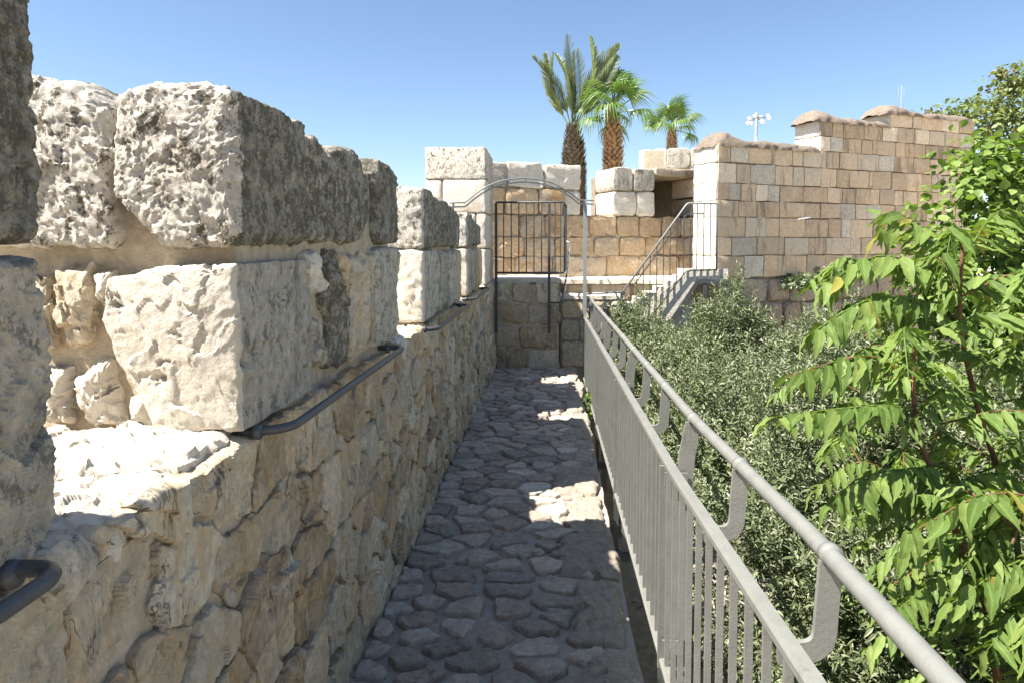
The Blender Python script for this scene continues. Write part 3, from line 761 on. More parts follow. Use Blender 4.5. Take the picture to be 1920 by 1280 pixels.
# ------------------------------------------------------------------ handrails on the parapet
for (y0, y1, zz, lab) in ((-.4, .885, 1.150, 'dark steel handrail below the merlon with the pale rounded stone'),
                          (1.64, 3.03, 1.130, 'dark steel handrail below the merlon with the big pale corner block'),
                          (3.90, 5.47, 1.105, 'dark steel handrail below the merlon nearest the white sliver of gap'),
                          (5.82, 7.28, 1.125, 'dark steel handrail below the merlon next to the tall end merlon')):
    h = thing('wall_handrail', lab, 'handrail', (-.7, (y0 + y1) / 2, zz), 'handrails along the parapet')
    xx = -.668
    pts = fillet([(-.80, y0 + .0, zz - .004), (xx, y0 + .06, zz), (xx, y1, zz + .004), (-.80, y1 - .015, zz + .004)], .05)
    ptube('tube', pts, .0120, 'steel', h, 14)
    for yy in (y0 + .01, y1 - .015):
        ptube('wall_flange', [(-.745, yy, zz), (-.728, yy, zz)], .019, 'steel', h, 12)

# ------------------------------------------------------------------ railing on the right of the walk
rail = thing('steel_railing', 'light grey painted steel railing with flat bars along the walk', 'railing', (.42, 4.5, 0))
YI = [.2, 1.1, 2.24, 9]
RX = lambda y: float(np.interp(y, YI, [.445, .425, .41, .40]))
RZ = lambda y: float(np.interp(y, YI, [.935, .894, .844, .70]))
HX = lambda y: float(np.interp(y, [.2, .9, 1.27, 2.4, 9], [.488, .502, .514, .502, .492]))
HZ = lambda y: float(np.interp(y, [.2, 1.27, 2.4, 4, 8.8], [1.07, 1.03, .985, .962, .90]))
ys = np.concatenate([np.arange(.2, 8.6, .29), [8.62]])
ptube('handrail', [(HX(y), y, HZ(y)) for y in ys], .0178, 'paint', rail, 16)
def sweep_rect(fn, w, h, name):
    V, F = [], []
    prof = [(-w / 2, -h / 2), (w / 2, -h / 2), (w / 2, h * .1), (w * .32, h / 2), (-w * .32, h / 2), (-w / 2, h * .1)]; k = len(prof)
    for y in ys:
        x, z = fn(y)
        V += [(x + a, y, z + b) for a, b in prof]
    for i in range(len(ys) - 1):
        for j in range(k): F.append((i * k + j, i * k + (j + 1) % k, (i + 1) * k + (j + 1) % k, (i + 1) * k + j)[::-1])
    F.append(tuple(range(k))); F.append(tuple((len(ys) - 1) * k + j for j in range(k))[::-1])
    put(name, mesh_from(name, V, F, M['paint'], smooth=False), rail)
sweep_rect(lambda y: (RX(y), RZ(y)), .036, .024, 'middle_rail')
sweep_rect(lambda y: (RX(y), RZ(y) - .735), .04, .014, 'bottom_rail')
posts = [.68 + 1.74 * i for i in range(5)]
y = .28
while y < 8.6:
    if min(abs(y - q) for q in posts) > .03:
        pbox('baluster', (RX(y), y, RZ(y) - .371), (.0165, .011, .712), 'paint', rail)
    y += .116
def extrude_xz(poly, y, th):
    n = len(poly)
    V = [(x, y - th / 2, z) for x, z in poly] + [(x, y + th / 2, z) for x, z in poly]
    F = [(i, (i + 1) % n, n + (i + 1) % n, n + i) for i in range(n)]
    for i in range(n // 2 - 1):
        F.append((i + 1, i, n - 1 - i, n - 2 - i)); F.append((n + i, n + i + 1, 2 * n - 2 - i, 2 * n - 1 - i))
    return V, F
for q in posts:
    zt = HZ(q) - .012
    cl = [(RX(q) + .055, -.55), (RX(q) + .055, RZ(q) - .2), (HX(q) - .02, RZ(q) + .03), (HX(q), zt)]
    W = .056
    L = [(x - W / 2, z) for x, z in cl]; R = [(x + W / 2, z) for x, z in cl][::-1]
    v, f = extrude_xz(L + R, q, .012)
    put('post', mesh_from('post', v, f, M['paint'], smooth=False), rail)
    pbox('post_plate', (RX(q), q, RZ(q) - .395), (.05, .012, .74), 'paint', rail)
    for zz in (RZ(q) - .07, RZ(q) - .68):
        pbox('joint_plate', (RX(q) + .03, q - .016, zz), (.08, .008, .05), 'paint', rail)
        ptube('bolt', [(RX(q) + .004, q - .034, zz), (RX(q) + .004, q - .02, zz)], .009, 'paint', rail, 6)
    pbox('support_arm', (RX(q) - .04, q, -.32), (.24, .05, .05), 'gate', rail)
    pbox('stay', (RX(q) - .005, q + .02, -.33), (.03, .012, .9), 'gate', rail)
    th = np.linspace(0, 2 * math.pi, 17)
    ptube('collar', [(HX(q), q - .014, HZ(q)), (HX(q), q + .014, HZ(q))], .0212, 'paint', rail, 16)
for q in posts:
    for dq in (.58, 1.16):
        y = q + dq
        if y > 8.55: continue
        x0, x1, z0, z1 = RX(y), HX(y), RZ(y) - .045, HZ(y) - .012
        cl = fillet([(x0 - .002, 0, z0), (x1 - .01, 0, z0 + .005), (x1, 0, z1)], .055, 8)
        T = np.gradient(cl, axis=0); T /= np.linalg.norm(T, axis=1)[:, None]
        W = .041; Nn = np.stack([T[:, 2], -T[:, 0]], 1)
        c2 = cl[:, [0, 2]]
        poly = [tuple(a) for a in c2 - Nn * W / 2] + [tuple(a) for a in (c2 + Nn * W / 2)[::-1]]
        v, f = extrude_xz(poly, y, .012)
        put('bracket', mesh_from('bracket', v, f, M['paint'], smooth=False), rail)
        ptube('collar', [(x1, y - .011, HZ(y)), (x1, y + .011, HZ(y))], .0212, 'paint', rail, 16)
v, f = boxmesh((.385, 4.6, -.55), (.05, 8.4, .10)); put('carrier_beam', mesh_from('carrier_beam', v, f, M['gate'], smooth=False), rail)

# ------------------------------------------------------------------ arch over the walk
arch = thing('steel_arch', 'slim double tube steel arch spanning the walk to a tall post', 'arch', (-.3, 7.9, .9))
AP = [(-1.078, 7.173, 2.032), (-.932, 7.312, 2.045), (-.759, 7.477, 2.20), (-.568, 7.659, 2.302), (-.309, 7.906, 2.354), (-.034, 8.168, 2.333), (.192, 8.383, 2.235), (.327, 8.512, 2.144), (.522, 8.697, 2.144)]
mid = bez(AP[1:8], 6)
for dz, nm in ((0, 'arch_tube'), (-.045, 'arch_tube')):
    pts = np.vstack([[AP[0]], mid, [AP[8]]]) + np.array([0, 0, dz]); ptube(nm, pts, .009, 'rail_w', arch, 8)
for i in (8, 18, 28):
    ptube('spacer', [mid[i], mid[i] - np.array([0, 0, .045])], .006, 'rail_w', arch, 6)
pbox('post', (.412, 8.592, 1.42), (.045, .045, 1.46), 'rail_w', arch)
ptube('stub', [(-1.044, 7.206, 1.76), (-1.044, 7.206, 2.03)], .009, 'gate', arch, 8)

# ------------------------------------------------------------------ guard rail on the platform
gd = thing('guard_rail', 'dark grey barred guard rail fixed to the stone platform', 'guard rail', (-.3, 8.7, .47))
GY = 8.66
for x, zb in ((-.709, .48), (-.035, .47)):
    pbox('post', (x, GY, (2.12 + zb) / 2), (.035, .03, 2.12 - zb), 'gate', gd)
for z in (2.125, 1.235):
    ptube('rail', fillet([(-.709, GY, z), (.14, GY, z), (.20, 9.6, z)], .05), .013, 'gate', gd, 8)
for i in range(1, 7): pbox('bar', (-.709 + i * .674 / 7, GY, 1.68), (.014, .014, .87), 'gate', gd)
for x in (.04, .11): pbox('bar', (x, GY, 1.68), (.014, .014, .87), 'gate', gd)
for i in range(1, 9): pbox('bar', (.15 + i * .006, GY + .1 * i, 1.68), (.014, .014, .87), 'gate', gd)
ptube('bent_tube', fillet([(-.02, GY - .02, .86), (.12, GY - .02, .86), (.20, 8.95, 1.25), (.22, 9.3, 1.5)], .05), .011, 'gate', gd, 8)
ch = thing('hooked_rod', 'thin pale hooked rod leaning beside the barred guard rail', 'rod', (.2, 9.3, .9))
ptube('rod', fillet([(.17, 9.3, 1.64), (.255, 9.3, 1.62), (.21, 9.3, 1.28), (.17, 9.3, .91)], .04), .009, 'white', ch, 8)

# ------------------------------------------------------------------ stair with its railing
st = thing('stone_stair', 'pale stone stair climbing past the ochre wall to a landing', 'stair', (1.4, 9.5, .5))
for i in range(6):
    x0 = .98 + i * .14; zt = .80 + i * .076
    v, f = rough_box(x0, 1.86, 9.24, 9.62, zt - .10 if i else .3, zt, .06, .006, 6, 90 + i); put('step', mesh_from('step', v, f, M['pale']), st)
v, f = rough_box(1.82, 2.34, 9.22, 10.1, 1.10, 1.245, .06, .006, 6, 97); put('landing', mesh_from('landing', v, f, M['pale']), st)
sv = [(1.05, 9.215, .50), (1.05, 9.215, .74), (1.80, 9.215, 1.245), (2.33, 9.215, 1.245), (2.33, 9.215, 1.10), (1.86, 9.215, 1.10)]
poly = [(1.40, .50), (1.44, .93), (1.84, 1.27), (2.33, 1.27), (2.33, 1.13), (1.92, 1.13), (1.58, .60)]
n = len(poly); V = [(x, 9.19, z) for x, z in poly] + [(x, 9.222, z) for x, z in poly]
F = [tuple(range(n)), tuple(range(2 * n - 1, n - 1, -1))] + [(i, n + i, n + (i + 1) % n, (i + 1) % n) for i in range(n)]
put('stringer', mesh_from('stringer', V, F, M['pale'], smooth=False), st)
poly = [(1.60, .62), (1.92, 1.128), (2.05, 1.128), (2.36, 1.06), (2.36, 1.02), (2.05, 1.08), (1.95, 1.08), (1.66, .62)]
n = len(poly); V = [(x, 9.17, z) for x, z in poly] + [(x, 9.23, z) for x, z in poly]
F = [(0, 1, 6, 7), (1, 2, 5, 6), (2, 3, 4, 5), (n + 7, n + 6, n + 1, n), (n + 6, n + 5, n + 2, n + 1), (n + 5, n + 4, n + 3, n + 2)] + [(i, n + i, n + (i + 1) % n, (i + 1) % n) for i in range(n)]
put('under_beam', mesh_from('under_beam', V, F, M['steel'], smooth=False), st)
pbox('support_post', (2.03, 9.2, -.2), (.05, .05, 2.7), 'steel', st)
sr = thing('stair_railing', 'slim dark railing rising beside the pale stair', 'railing', (1.5, 9.18, .6))
SY = 9.16
ptube('handrail', fillet([(.954, SY, .972), (1.78, SY, 2.134), (2.167, SY, 2.134), (2.172, SY, 1.26)], .03), .013, 'rail_w', sr, 8)
ptube('middle_rail', fillet([(1.10, SY + .02, 1.06), (1.78, SY + .02, 2.00), (2.0, SY + .02, 2.0)], .03), .008, 'rail_w', sr, 8)
ptube('bottom_rail', fillet([(1.30, SY, .60), (1.778, SY, 1.245), (2.172, SY, 1.265)], .02), .009, 'gate', sr, 8)
for i in range(15):
    x = .954 + i * .087
    zt = .972 + (min(x, 1.78) - .954) * 1.407; zb = .50 if x < 1.22 else 1.245 - (1.778 - min(x, 1.778)) * 1.35
    pbox('baluster', (x, SY, (zt + zb) / 2), (.024 if i == 0 else .011, .011, zt - zb), 'gate', sr)
fl = thing('short_railing', 'low grey railing linking the walk railing to the stair', 'railing', (.7, 9.05, .55))
for z in (.955, .78): ptube('rail', [(.43, 9.02, z - .01), (.92, 9.02, z + .012)], .013, 'rail_w', fl, 8)
for x in (.50, .62, .74, .86): pbox('baluster', (x, 9.02, .66), (.016, .016, .25), 'gate', fl)
pbox('post', (.915, 9.02, .74), (.035, .035, .46), 'gate', fl)

# ------------------------------------------------------------------ foliage helpers
def instance_mesh(tv, tf, Ms, Ts, tint=None):
    """copies template (n,3) with 3x3 matrices Ms (N,3,3) and offsets Ts (N,3)"""
    n = len(tv); N = len(Ts)
    V = np.einsum('nij,kj->nki', Ms, tv) + Ts[:, None, :]
    F = (tf[None] + (np.arange(N) * n)[:, None, None]).reshape(-1, tf.shape[1])
    t = np.repeat(tint if tint is not None else rng.random(N), n)
    return V.reshape(-1, 3), F, t
def frames(d, up):
    """rows -> matrices whose columns are side, direction, normal"""
    d = d / np.linalg.norm(d, axis=1)[:, None]
    s = np.cross(d, up); l = np.linalg.norm(s, axis=1); s[l < 1e-5] = (1, 0, 0); s /= np.linalg.norm(s, axis=1)[:, None]
    n = np.cross(s, d)
    return np.stack([s, d, n], 2)
def unit(n): 
    a = rng.normal(size=(n, 3)); return a / np.linalg.norm(a, axis=1)[:, None]

LEAF6 = np.array([(0, 0, 0), (.5, .35, .06), (.42, .7, .03), (0, 1, -.12), (-.42, .7, .03), (-.5, .35, .06)], float)
LEAF6F = np.array([(0, 1, 2, 3), (0, 3, 4, 5)])

def twig_points(centers, dirs, length, pairs, lw, ll, spread=.75):
    """leaves in opposite pairs along straight twigs"""
    N = len(centers); D, T, U = [], [], []
    up0 = unit(N)
    s = np.cross(dirs, up0); s /= np.linalg.norm(s, axis=1)[:, None]; b = np.cross(dirs, s)
    for k in range(pairs):
        t = (k + .5) / pairs
        ph = k * 1.57 + rng.random(N) * .5
        o = s * np.cos(ph)[:, None] + b * np.sin(ph)[:, None]
        base = centers + dirs * (length * t)[:, None] + np.array([0, 0, -1]) * (.12 * length * t * t)[:, None]
        for sg in (-1, 1):
            D.append(dirs * (1 - spread * .5) + o * sg * spread + rng.normal(size=(N, 3)) * .18); T.append(base)
            U.append(unit(N) * .7 + np.array([0, 0, 1.]))
    D.append(dirs + rng.normal(size=(N, 3)) * .15); T.append(centers + dirs * length[:, None] * .98); U.append(unit(N) * .6 + np.array([0, 0, 1.]))
    D, T, U = np.vstack(D), np.vstack(T), np.vstack(U)
    Mx = frames(D, U)
    sc = rng.uniform(.7, 1.25, len(D))
    Mx = Mx * np.stack([lw * sc, ll * sc, ll * sc], 1)[:, None, :]
    return Mx, T

def crown_shell(n, c, r, seed, lump=.25, inner=.55, zmin=-.6):
    """points in an uneven ellipsoid shell with outward directions"""
    d = unit(n * 2); d = d[d[:, 2] > zmin][:n]
    rad = 1 + lump * fbm(d, 2.2, 3, .6, seed) * 1.6
    t = inner + (1 - inner) * rng.random(len(d)) ** .6
    return np.array(c) + d * (rad * t)[:, None] * np.array(r), d

def trunk_limbs(name, parent, base, top, r0, tips, mat, sides=8):
    b, t = np.array(base, float), np.array(top, float)
    V, F = tube(bez([b, b * .5 + t * .5 + rng.normal(size=3) * .08, t], 6), np.linspace(r0, r0 * .7, 13), sides); V = [V]; n = len(V[0]); F = list(F)
    for q in tips:
        q = np.array(q, float); m = (t + q) / 2 + rng.normal(size=3) * .15 + np.array([0, 0, .1])
        v, f = tube(bez([t, m, q], 5), np.linspace(r0 * .55, r0 * .1, 11), 6)
        F += [tuple(i + n for i in ff) for ff in f]; V.append(v); n += len(v)
    return put(name, mesh_from(name, np.vstack(V), F, M[mat]), parent)

# ------------------------------------------------------------------ olive trees in the garden
def olive(c, r, n, seed, label, ll=.046, pairs=6):
    base = (c[0], c[1], -2.6)
    t = thing('olive_tree', label, 'olive tree', base, 'olive trees in the garden below the walk')
    tips = [np.array(c) + np.array([math.cos(a) * r[0], math.sin(a) * r[1], rng.uniform(-.2, .5) * r[2]]) * .7 for a in np.linspace(0, 6.28, 10)]
    trunk_limbs('trunk', t, base, (c[0] + .1, c[1], c[2] - r[2] * .7), .14, tips, 'twig')
    cc, cd = crown_shell(46, c, r, seed, .5, .55, -.35)
    cc = cc[cc[:, 0] > .8]
    PP, DD = [], []
    for q in cc:
        rr = rng.uniform(.22, .48); a_, b_ = crown_shell(max(30, int(n / len(cc) * (rr / .35) ** 2)), q, (rr, rr, rr * .85), int(q[0] * 1000), .5, .35, -.7); PP.append(a_); DD.append(b_)
    for q in cc[rng.random(len(cc)) < .5]:
        m_ = 26; u_ = rng.random(m_); dv = np.array([rng.normal() * .35, rng.normal() * .35, 1.0]); L_ = rng.uniform(.2, .5)
        PP.append(q + (u_ * L_)[:, None] * dv + rng.normal(size=(m_, 3)) * .04 + np.array([0, 0, .2])); DD.append(unit(m_) * .6 + dv)
    P, d = np.vstack(PP), np.vstack(DD); d /= np.linalg.norm(d, axis=1)[:, None]
    keep = P[:, 0] > .60 + .02 * rng.random(len(P))
    P, d = P[keep], d[keep]
    g = fbm(P, 2.3, 3, .6, seed + 4); kp = g > -.35
    P, d = P[kp], d[kp]
    dirs = d * .55 + np.array([0, 0, .75]) + rng.normal(size=d.shape) * .45; dirs /= np.linalg.norm(dirs, axis=1)[:, None]
    L = rng.uniform(.12, .26, len(P))
    Mx, T = twig_points(P, dirs, L, pairs, .0145, ll, .95)
    m = T[:, 0] > .56
    Mx, T = Mx[m], T[m]
    ti = np.clip(rng.beta(1.6, 1.9, len(T)) + .15 * fbm(T, 3, 2, .5, seed + 8), 0, 1)
    v, f, tt = instance_mesh(LEAF6, LEAF6F, Mx, T, ti)
    put('crown', mesh_from('crown', v, f, M['olive'], smooth=False, tint=tt), t, kind='stuff')
    return t
olive((2.1, 7.7, -.22), (1.65, 1.3, .85), 6600, 301, 'silvery olive tree growing below the stair and ashlar wall')
olive((2.15, 5.2, -.50), (1.65, 1.5, 1.05), 7000, 302, 'silvery olive tree in the garden beside the middle of the railing')
olive((4.3, 6.7, -.65), (1.7, 1.6, 1.0), 5200, 303, 'silvery olive tree behind the pinnate leaved tree')
olive((2.0, 2.9, -1.15), (1.5, 1.5, .95), 7000, 304, 'low olive tree with long pale leaves under the railing and pinnate leaves', .06)

# ------------------------------------------------------------------ pinnate leaved tree close to the railing
def leaflet(seed, w=.30):
    rr = np.random.default_rng(seed); n = 8; V = []
    for i in range(n + 1):
        t = i / n
        wd = w * (math.sin(math.pi * min(1, t * .96 + .04) ** .72) ** .85) * (1 - .25 * t) * .62
        z = -(.08 + .05 * seed) * t * t + .02 * math.sin(t * 15 + seed); x = .09 * math.sin(t * 3 + seed * 1.7) 
        ser = 1 + .10 * math.sin(t * 23 + seed * 2)
        V += [(x - wd * ser, t, z + wd * .30 + .02 * rr.normal()), (x, t, z), (x + wd * ser, t, z + wd * .30 + .02 * rr.normal())]
    F = []
    for i in range(n):
        a = i * 3
        F += [(a, a + 1, a + 4, a + 3), (a + 1, a + 2, a + 5, a + 4)]
    return np.array(V), np.array(F)
LFT = [leaflet(s, .25 + .012 * s) for s in (1, 2, 3, 4, 5, 6, 7, 8)]
def add_rib(me, nleaf):
    at = me.attributes.new('rib', 'FLOAT', 'POINT'); at.data.foreach_set('value', np.tile(np.array([0, 1, 0], dtype=np.float32), nleaf * 9))
    return me
LMESH = [add_rib(mesh_from('leaflet', v, f, M['ail'], tint=np.linspace(.1, .6, 8)[i] + np.zeros(len(v))), 1) for i, (v, f) in enumerate(LFT)]
ail = thing('pinnate_tree', 'leafy tree with long drooping pinnate leaves reaching towards the railing', 'tree', (1.75, 2.6, -2.6))
BASE_A = BASE[ail.name]
stems = [[(1.75, 2.6, -2.6), (1.72, 2.55, -1.0), (1.55, 2.42, .2), (1.33, 2.35, .72), (1.20, 2.3, 1.02), (1.20, 2.32, 1.30)],
         [(1.72, 2.55, -.6), (1.75, 2.6, .4), (1.55, 2.55, 1.0), (1.42, 2.45, 1.32), (1.40, 2.42, 1.60)],
         [(1.75, 2.6, -.2), (1.80, 2.4, .3), (1.72, 2.2, .62), (1.62, 2.1, .80)],
         [(1.75, 2.6, .2), (2.05, 2.7, .9), (2.15, 2.75, 1.45)]]
Vs, Fs, nn = [], [], 0
for i, s in enumerate(stems):
    p = bez(s, 6); v, f = tube(p, np.linspace(.02 if i == 0 else .014, .005, len(p)), 8)
    Fs += [tuple(k + nn for k in q) for q in f]; Vs.append(v); nn += len(v)
put('trunk', mesh_from('trunk', np.vstack(Vs), Fs, M['redbark']), ail)
fronds = [  # base, middle, tip
    [(1.36, 2.42, 1.54), (1.17, 2.38, 1.70), (1.09, 2.36, 1.63)],
    [(1.36, 2.40, 1.46), (1.10, 2.34, 1.56), (.90, 2.32, 1.46)],
    [(1.32, 2.40, 1.40), (1.05, 2.3, 1.42), (.84, 2.26, 1.31)],
    [(1.20, 2.32, 1.14), (1.02, 2.25, 1.24), (.74, 2.2, 1.18)],
    [(1.20, 2.30, 1.06), (1.0, 2.2, 1.09), (.69, 2.12, 1.07)],
    [(1.33, 2.34, .86), (1.02, 2.2, .87), (.88, 2.15, .80)],
    [(1.62, 2.1, .80), (1.30, 2.05, .87), (1.05, 2.02, .76)],
    [(1.62, 2.1, .70), (1.35, 2.02, .68), (1.16, 2.0, .56)],
    [(1.40, 2.42, 1.55), (1.58, 2.5, 1.72), (1.80, 2.55, 1.60)],
    [(1.40, 2.42, 1.42), (1.58, 2.4, 1.50), (1.76, 2.4, 1.40)],
    [(1.22, 2.32, 1.30), (1.42, 2.25, 1.38), (1.62, 2.2, 1.27)],
    [(1.20, 2.32, 1.28), (1.08, 2.15, 1.34), (1.02, 2.0, 1.22)],
    [(1.30, 2.34, 1.0), (1.46, 2.2, 1.08), (1.62, 2.1, .98)],
    [(1.62, 2.1, .80), (1.66, 1.95, .84), (1.60, 1.80, .74)],
    [(1.40, 2.42, 1.58), (1.30, 2.3, 1.66), (1.22, 2.2, 1.52)],
    [(1.70, 2.2, .62), (1.5, 2.05, .56), (1.42, 1.9, .42)],
    [(1.36, 2.40, 1.30), (1.2, 2.46, 1.38), (1.0, 2.5, 1.30)],
    [(1.55, 2.45, 1.05), (1.72, 2.3, 1.12), (1.86, 2.2, 1.02)],
]
rr = np.random.default_rng(5)
for i in range(215):
    b = np.array([rr.uniform(1.28, 2.3), rr.uniform(2.0, 3.2), rr.uniform(-.3, 1.5)])
    b[0] += max(0, .9 - b[2]) * .25
    if i % 5 == 4: b = np.array([rr.uniform(1.25, 1.75), rr.uniform(1.75, 2.2), rr.uniform(.1, .85)])
    a = rr.uniform(0, 6.28); L = rr.uniform(.28, .42); d = np.array([math.cos(a), math.sin(a), 0]) * L
    fronds.append([tuple(b), tuple(b + d * .5 + np.array([0, 0, .08])), tuple(b + d + np.array([0, 0, -.04]))])
rest_M, rest_T, rest_V = [], [], []
nleaf = 0
for fi, (b, m, t) in enumerate(fronds):
    cv = bez([b, m, t], 8); seg = np.linalg.norm(np.diff(cv, axis=0), axis=1); s = np.concatenate([[0], np.cumsum(seg)]); L = s[-1]
    v, f = tube(cv, np.linspace(.0042, .0016, len(cv)), 5)
    co = put('compound_leaf', mesh_from('compound_leaf', v, f, M['redbark' if fi % 3 == 0 else 'ail'], tint=None), ail)
    npair = max(5, int(L / .031))
    for k in range(npair + 1):
        u = .14 + .86 * (k + .3 * (rr.random() - .5)) / npair; u = min(u, 1)
        p = np.array([np.interp(u * L, s, cv[:, j]) for j in range(3)]); p2 = np.array([np.interp(min(L, u * L + .01), s, cv[:, j]) for j in range(3)])
        p1 = np.array([np.interp(max(0, u * L - .01), s, cv[:, j]) for j in range(3)])
        T = p2 - p1; T /= np.linalg.norm(T); S = np.cross(T, [0, 0, 1]); S /= np.linalg.norm(S)
        for sg in ((-1, 1) if k < npair else (0,)):
            d = S * sg * .62 + T * (.42 if sg else 1) + np.array([0, 0, -.50 if sg else -.4]) + rr.normal(size=3) * .20
            up = np.array([0, 0, 1.]) + S * sg * .7 + rr.normal(size=3) * .25
            l = .118 * (1 - .45 * abs(u - .45) ** 1.3) * rr.uniform(.72, 1.15) * (1 if fi < 18 else .85)
            Mx = frames(d[None], up[None])[0] * l
            if nleaf < 300:
                ob = bpy.data.objects.new('leaflet', LMESH[rr.integers(8)]); C.objects.link(ob); ob.parent = co
                m4 = Matrix.Identity(4)
                for a_ in range(3):
                    for b_ in range(3): m4[a_][b_] = Mx[a_, b_]
                    m4[a_][3] = p[a_]
                ob.matrix_basis = m4; nleaf += 1
            else:
                rest_M.append(Mx); rest_T.append(p)
tv, tf = LFT[0]
v, f, tt = instance_mesh(tv, tf, np.array(rest_M), np.array(rest_T), rng.random(len(rest_T)))
put('foliage', add_rib(mesh_from('foliage', v, f, M['ail'], tint=tt), len(rest_T)), ail, kind='stuff')

# ------------------------------------------------------------------ light green tree and the far tree with red seed clusters
LEAFO = np.array([(0, 0, 0), (.36, .22, .07), (.42, .5, .06), (.22, .8, 0), (0, 1.05, -.12), (-.22, .8, 0), (-.42, .5, .06), (-.36, .22, .07), (0, .5, -.03)], float)
LEAFOF = np.array([(0, 1, 2, 8), (8, 2, 3, 4), (8, 4, 5, 6), (0, 8, 6, 7)])
def leafy(name, label, base, blobs, ll, mat, seed, n, limbs, trunk_r=.12, cat='tree', droop=.5, bark='twig', seeds=None):
    t = thing(name, label, cat, base)
    trunk_limbs('trunk', t, base, limbs[0], trunk_r, limbs[1:], bark)
    PP, DD = [], []
    tot = sum(b[1][0] * b[1][1] + b[1][2] * b[1][0] for b in blobs)
    for i, (c, r) in enumerate(blobs):
        P, d = crown_shell(int(n * (r[0] * r[1] + r[2] * r[0]) / tot), c, r, seed + i * 7, .45, .3, -.95); PP.append(P); DD.append(d)
    P, d = np.vstack(PP), np.vstack(DD)
    kp = fbm(P, 1.6 / max(.5, blobs[0][1][0]), 3, .6, seed) > -.3; P, d = P[kp], d[kp]
    D = d * .6 + rng.normal(size=d.shape) * .6 + np.array([0, 0, -droop])
    Mx = frames(D, unit(len(D)) * .6 + np.array([0, 0, 1.]) + d * .4) * (ll * rng.uniform(.6, 1.2, len(D)))[:, None, None]
    ti = np.clip(rng.random(len(P)) * .8 + .2 * fbm(P, 2, 2, .5, seed) + .1, 0, 1)
    v, f, tt = instance_mesh(LEAFO, LEAFOF, Mx, P, ti)
    put('crown', mesh_from('crown', v, f, M[mat], smooth=True, tint=tt), t, kind='stuff')
    if seeds:
        ns, sl = seeds
        cc = P[rng.choice(len(P), ns, replace=False)]
        Q = np.repeat(cc, 60, 0) + rng.normal(size=(ns * 60, 3)) * np.array([.16, .16, .10]) * 1.0
        Mx = frames(unit(len(Q)), unit(len(Q))) * sl
        v, f, tt = instance_mesh(LEAFO, LEAFOF, Mx, Q)
        put('seed_cluster', mesh_from('seed_cluster', v, f, M['seed'], tint=tt), t, kind='stuff')
    return t
leafy('light_green_tree', 'bright light green leafy tree in front of the ashlar wall', (4.6, 6.6, -2.6),
      [((4.0, 6.3, 1.5), (.75, .6, .75)), ((3.95, 6.2, .9), (.7, .6, .7)), ((3.85, 6.3, 2.15), (.40, .4, .55)), ((3.45, 6.1, 1.35), (.40, .4, .45)), ((4.3, 6.4, 2.0), (.45, .45, .55)), ((4.3, 6.0, .3), (.7, .6, .7))], .085, 'light', 401, 9500,
      [(4.4, 6.5, .2), (4.0, 6.3, 1.5), (3.8, 6.2, 2.2), (3.5, 6.1, 1.4), (4.3, 6.4, 1.9)])
leafy('seeding_tree', 'tall airy tree with rusty red seed clusters behind the ashlar wall', (11.2, 17.2, -2.6),
      [((10.2, 17, 4.5), (1.1, 1.0, .75)), ((11.6, 17, 5.0), (1.2, 1.0, .8)), ((9.2, 17, 4.4), (.75, .7, .4)), ((11.3, 17, 3.6), (1.4, 1.2, .9)), ((11.0, 17, 5.5), (.6, .6, .35))], .125, 'far', 421, 5200,
      [(10.8, 17.1, 2.5), (10.2, 17, 4.8), (11.5, 17, 5.2), (9.3, 17, 4.5), (11.9, 17, 4)], .2, seeds=(11, .08))

# ------------------------------------------------------------------ palms
def palm_trunk(t, x, y, z0, z1, r0, r1, mat, seed, ring=.075):
    n = 24; zz = np.linspace(z0, z1, n); prof = r0 + (r1 - r0) * np.clip((zz - (z1 - 2.2)) / 2.2, 0, 1) ** 2.2
    v, f = tube([(x, y, z) for z in zz], prof * .85, 16); put('trunk', mesh_from('trunk', v, f, M[mat]), t)
    rr = np.random.default_rng(seed); Ms, Ts = [], []
    tv = np.array([(-.5, 0, 0), (.5, 0, 0), (.4, .55, .35), (-.4, .55, .35), (0, .9, .75)]); tf = np.array([(0, 1, 2, 3), (3, 2, 4, 4)])
    k = 0; z = max(z0, z1 - 6)
    while z < z1 + .05:
        r = float(np.interp(z, zz, prof)); m = max(6, int(2 * math.pi * r / .20))
        for j in range(m):
            a = 2 * math.pi * (j + .5 * (k % 2)) / m + rr.normal() * .07
            o = np.array([math.cos(a), math.sin(a), 0]); s = np.array([-math.sin(a), math.cos(a), 0])
            dd = rr.uniform(.8, 1.25)
            Ms.append(np.stack([s * .20, (o * .7 + np.array([0, 0, .5])) * .17 * dd, (o * .3 + np.array([0, 0, 1.])) * .16 * dd], 1)); Ts.append(np.array([x, y, z + rr.normal() * .015]) + o * r * .84)
        z += ring * 1.5; k += 1
    tri = np.array([(0, 1, 2), (0, 2, 3), (3, 2, 4)])
    v, f, tt = instance_mesh(tv, tri, np.array(Ms), np.array(Ts)); put('leaf_bases', mesh_from('leaf_bases', v, f, M[mat], smooth=False, tint=tt), t, kind='stuff')

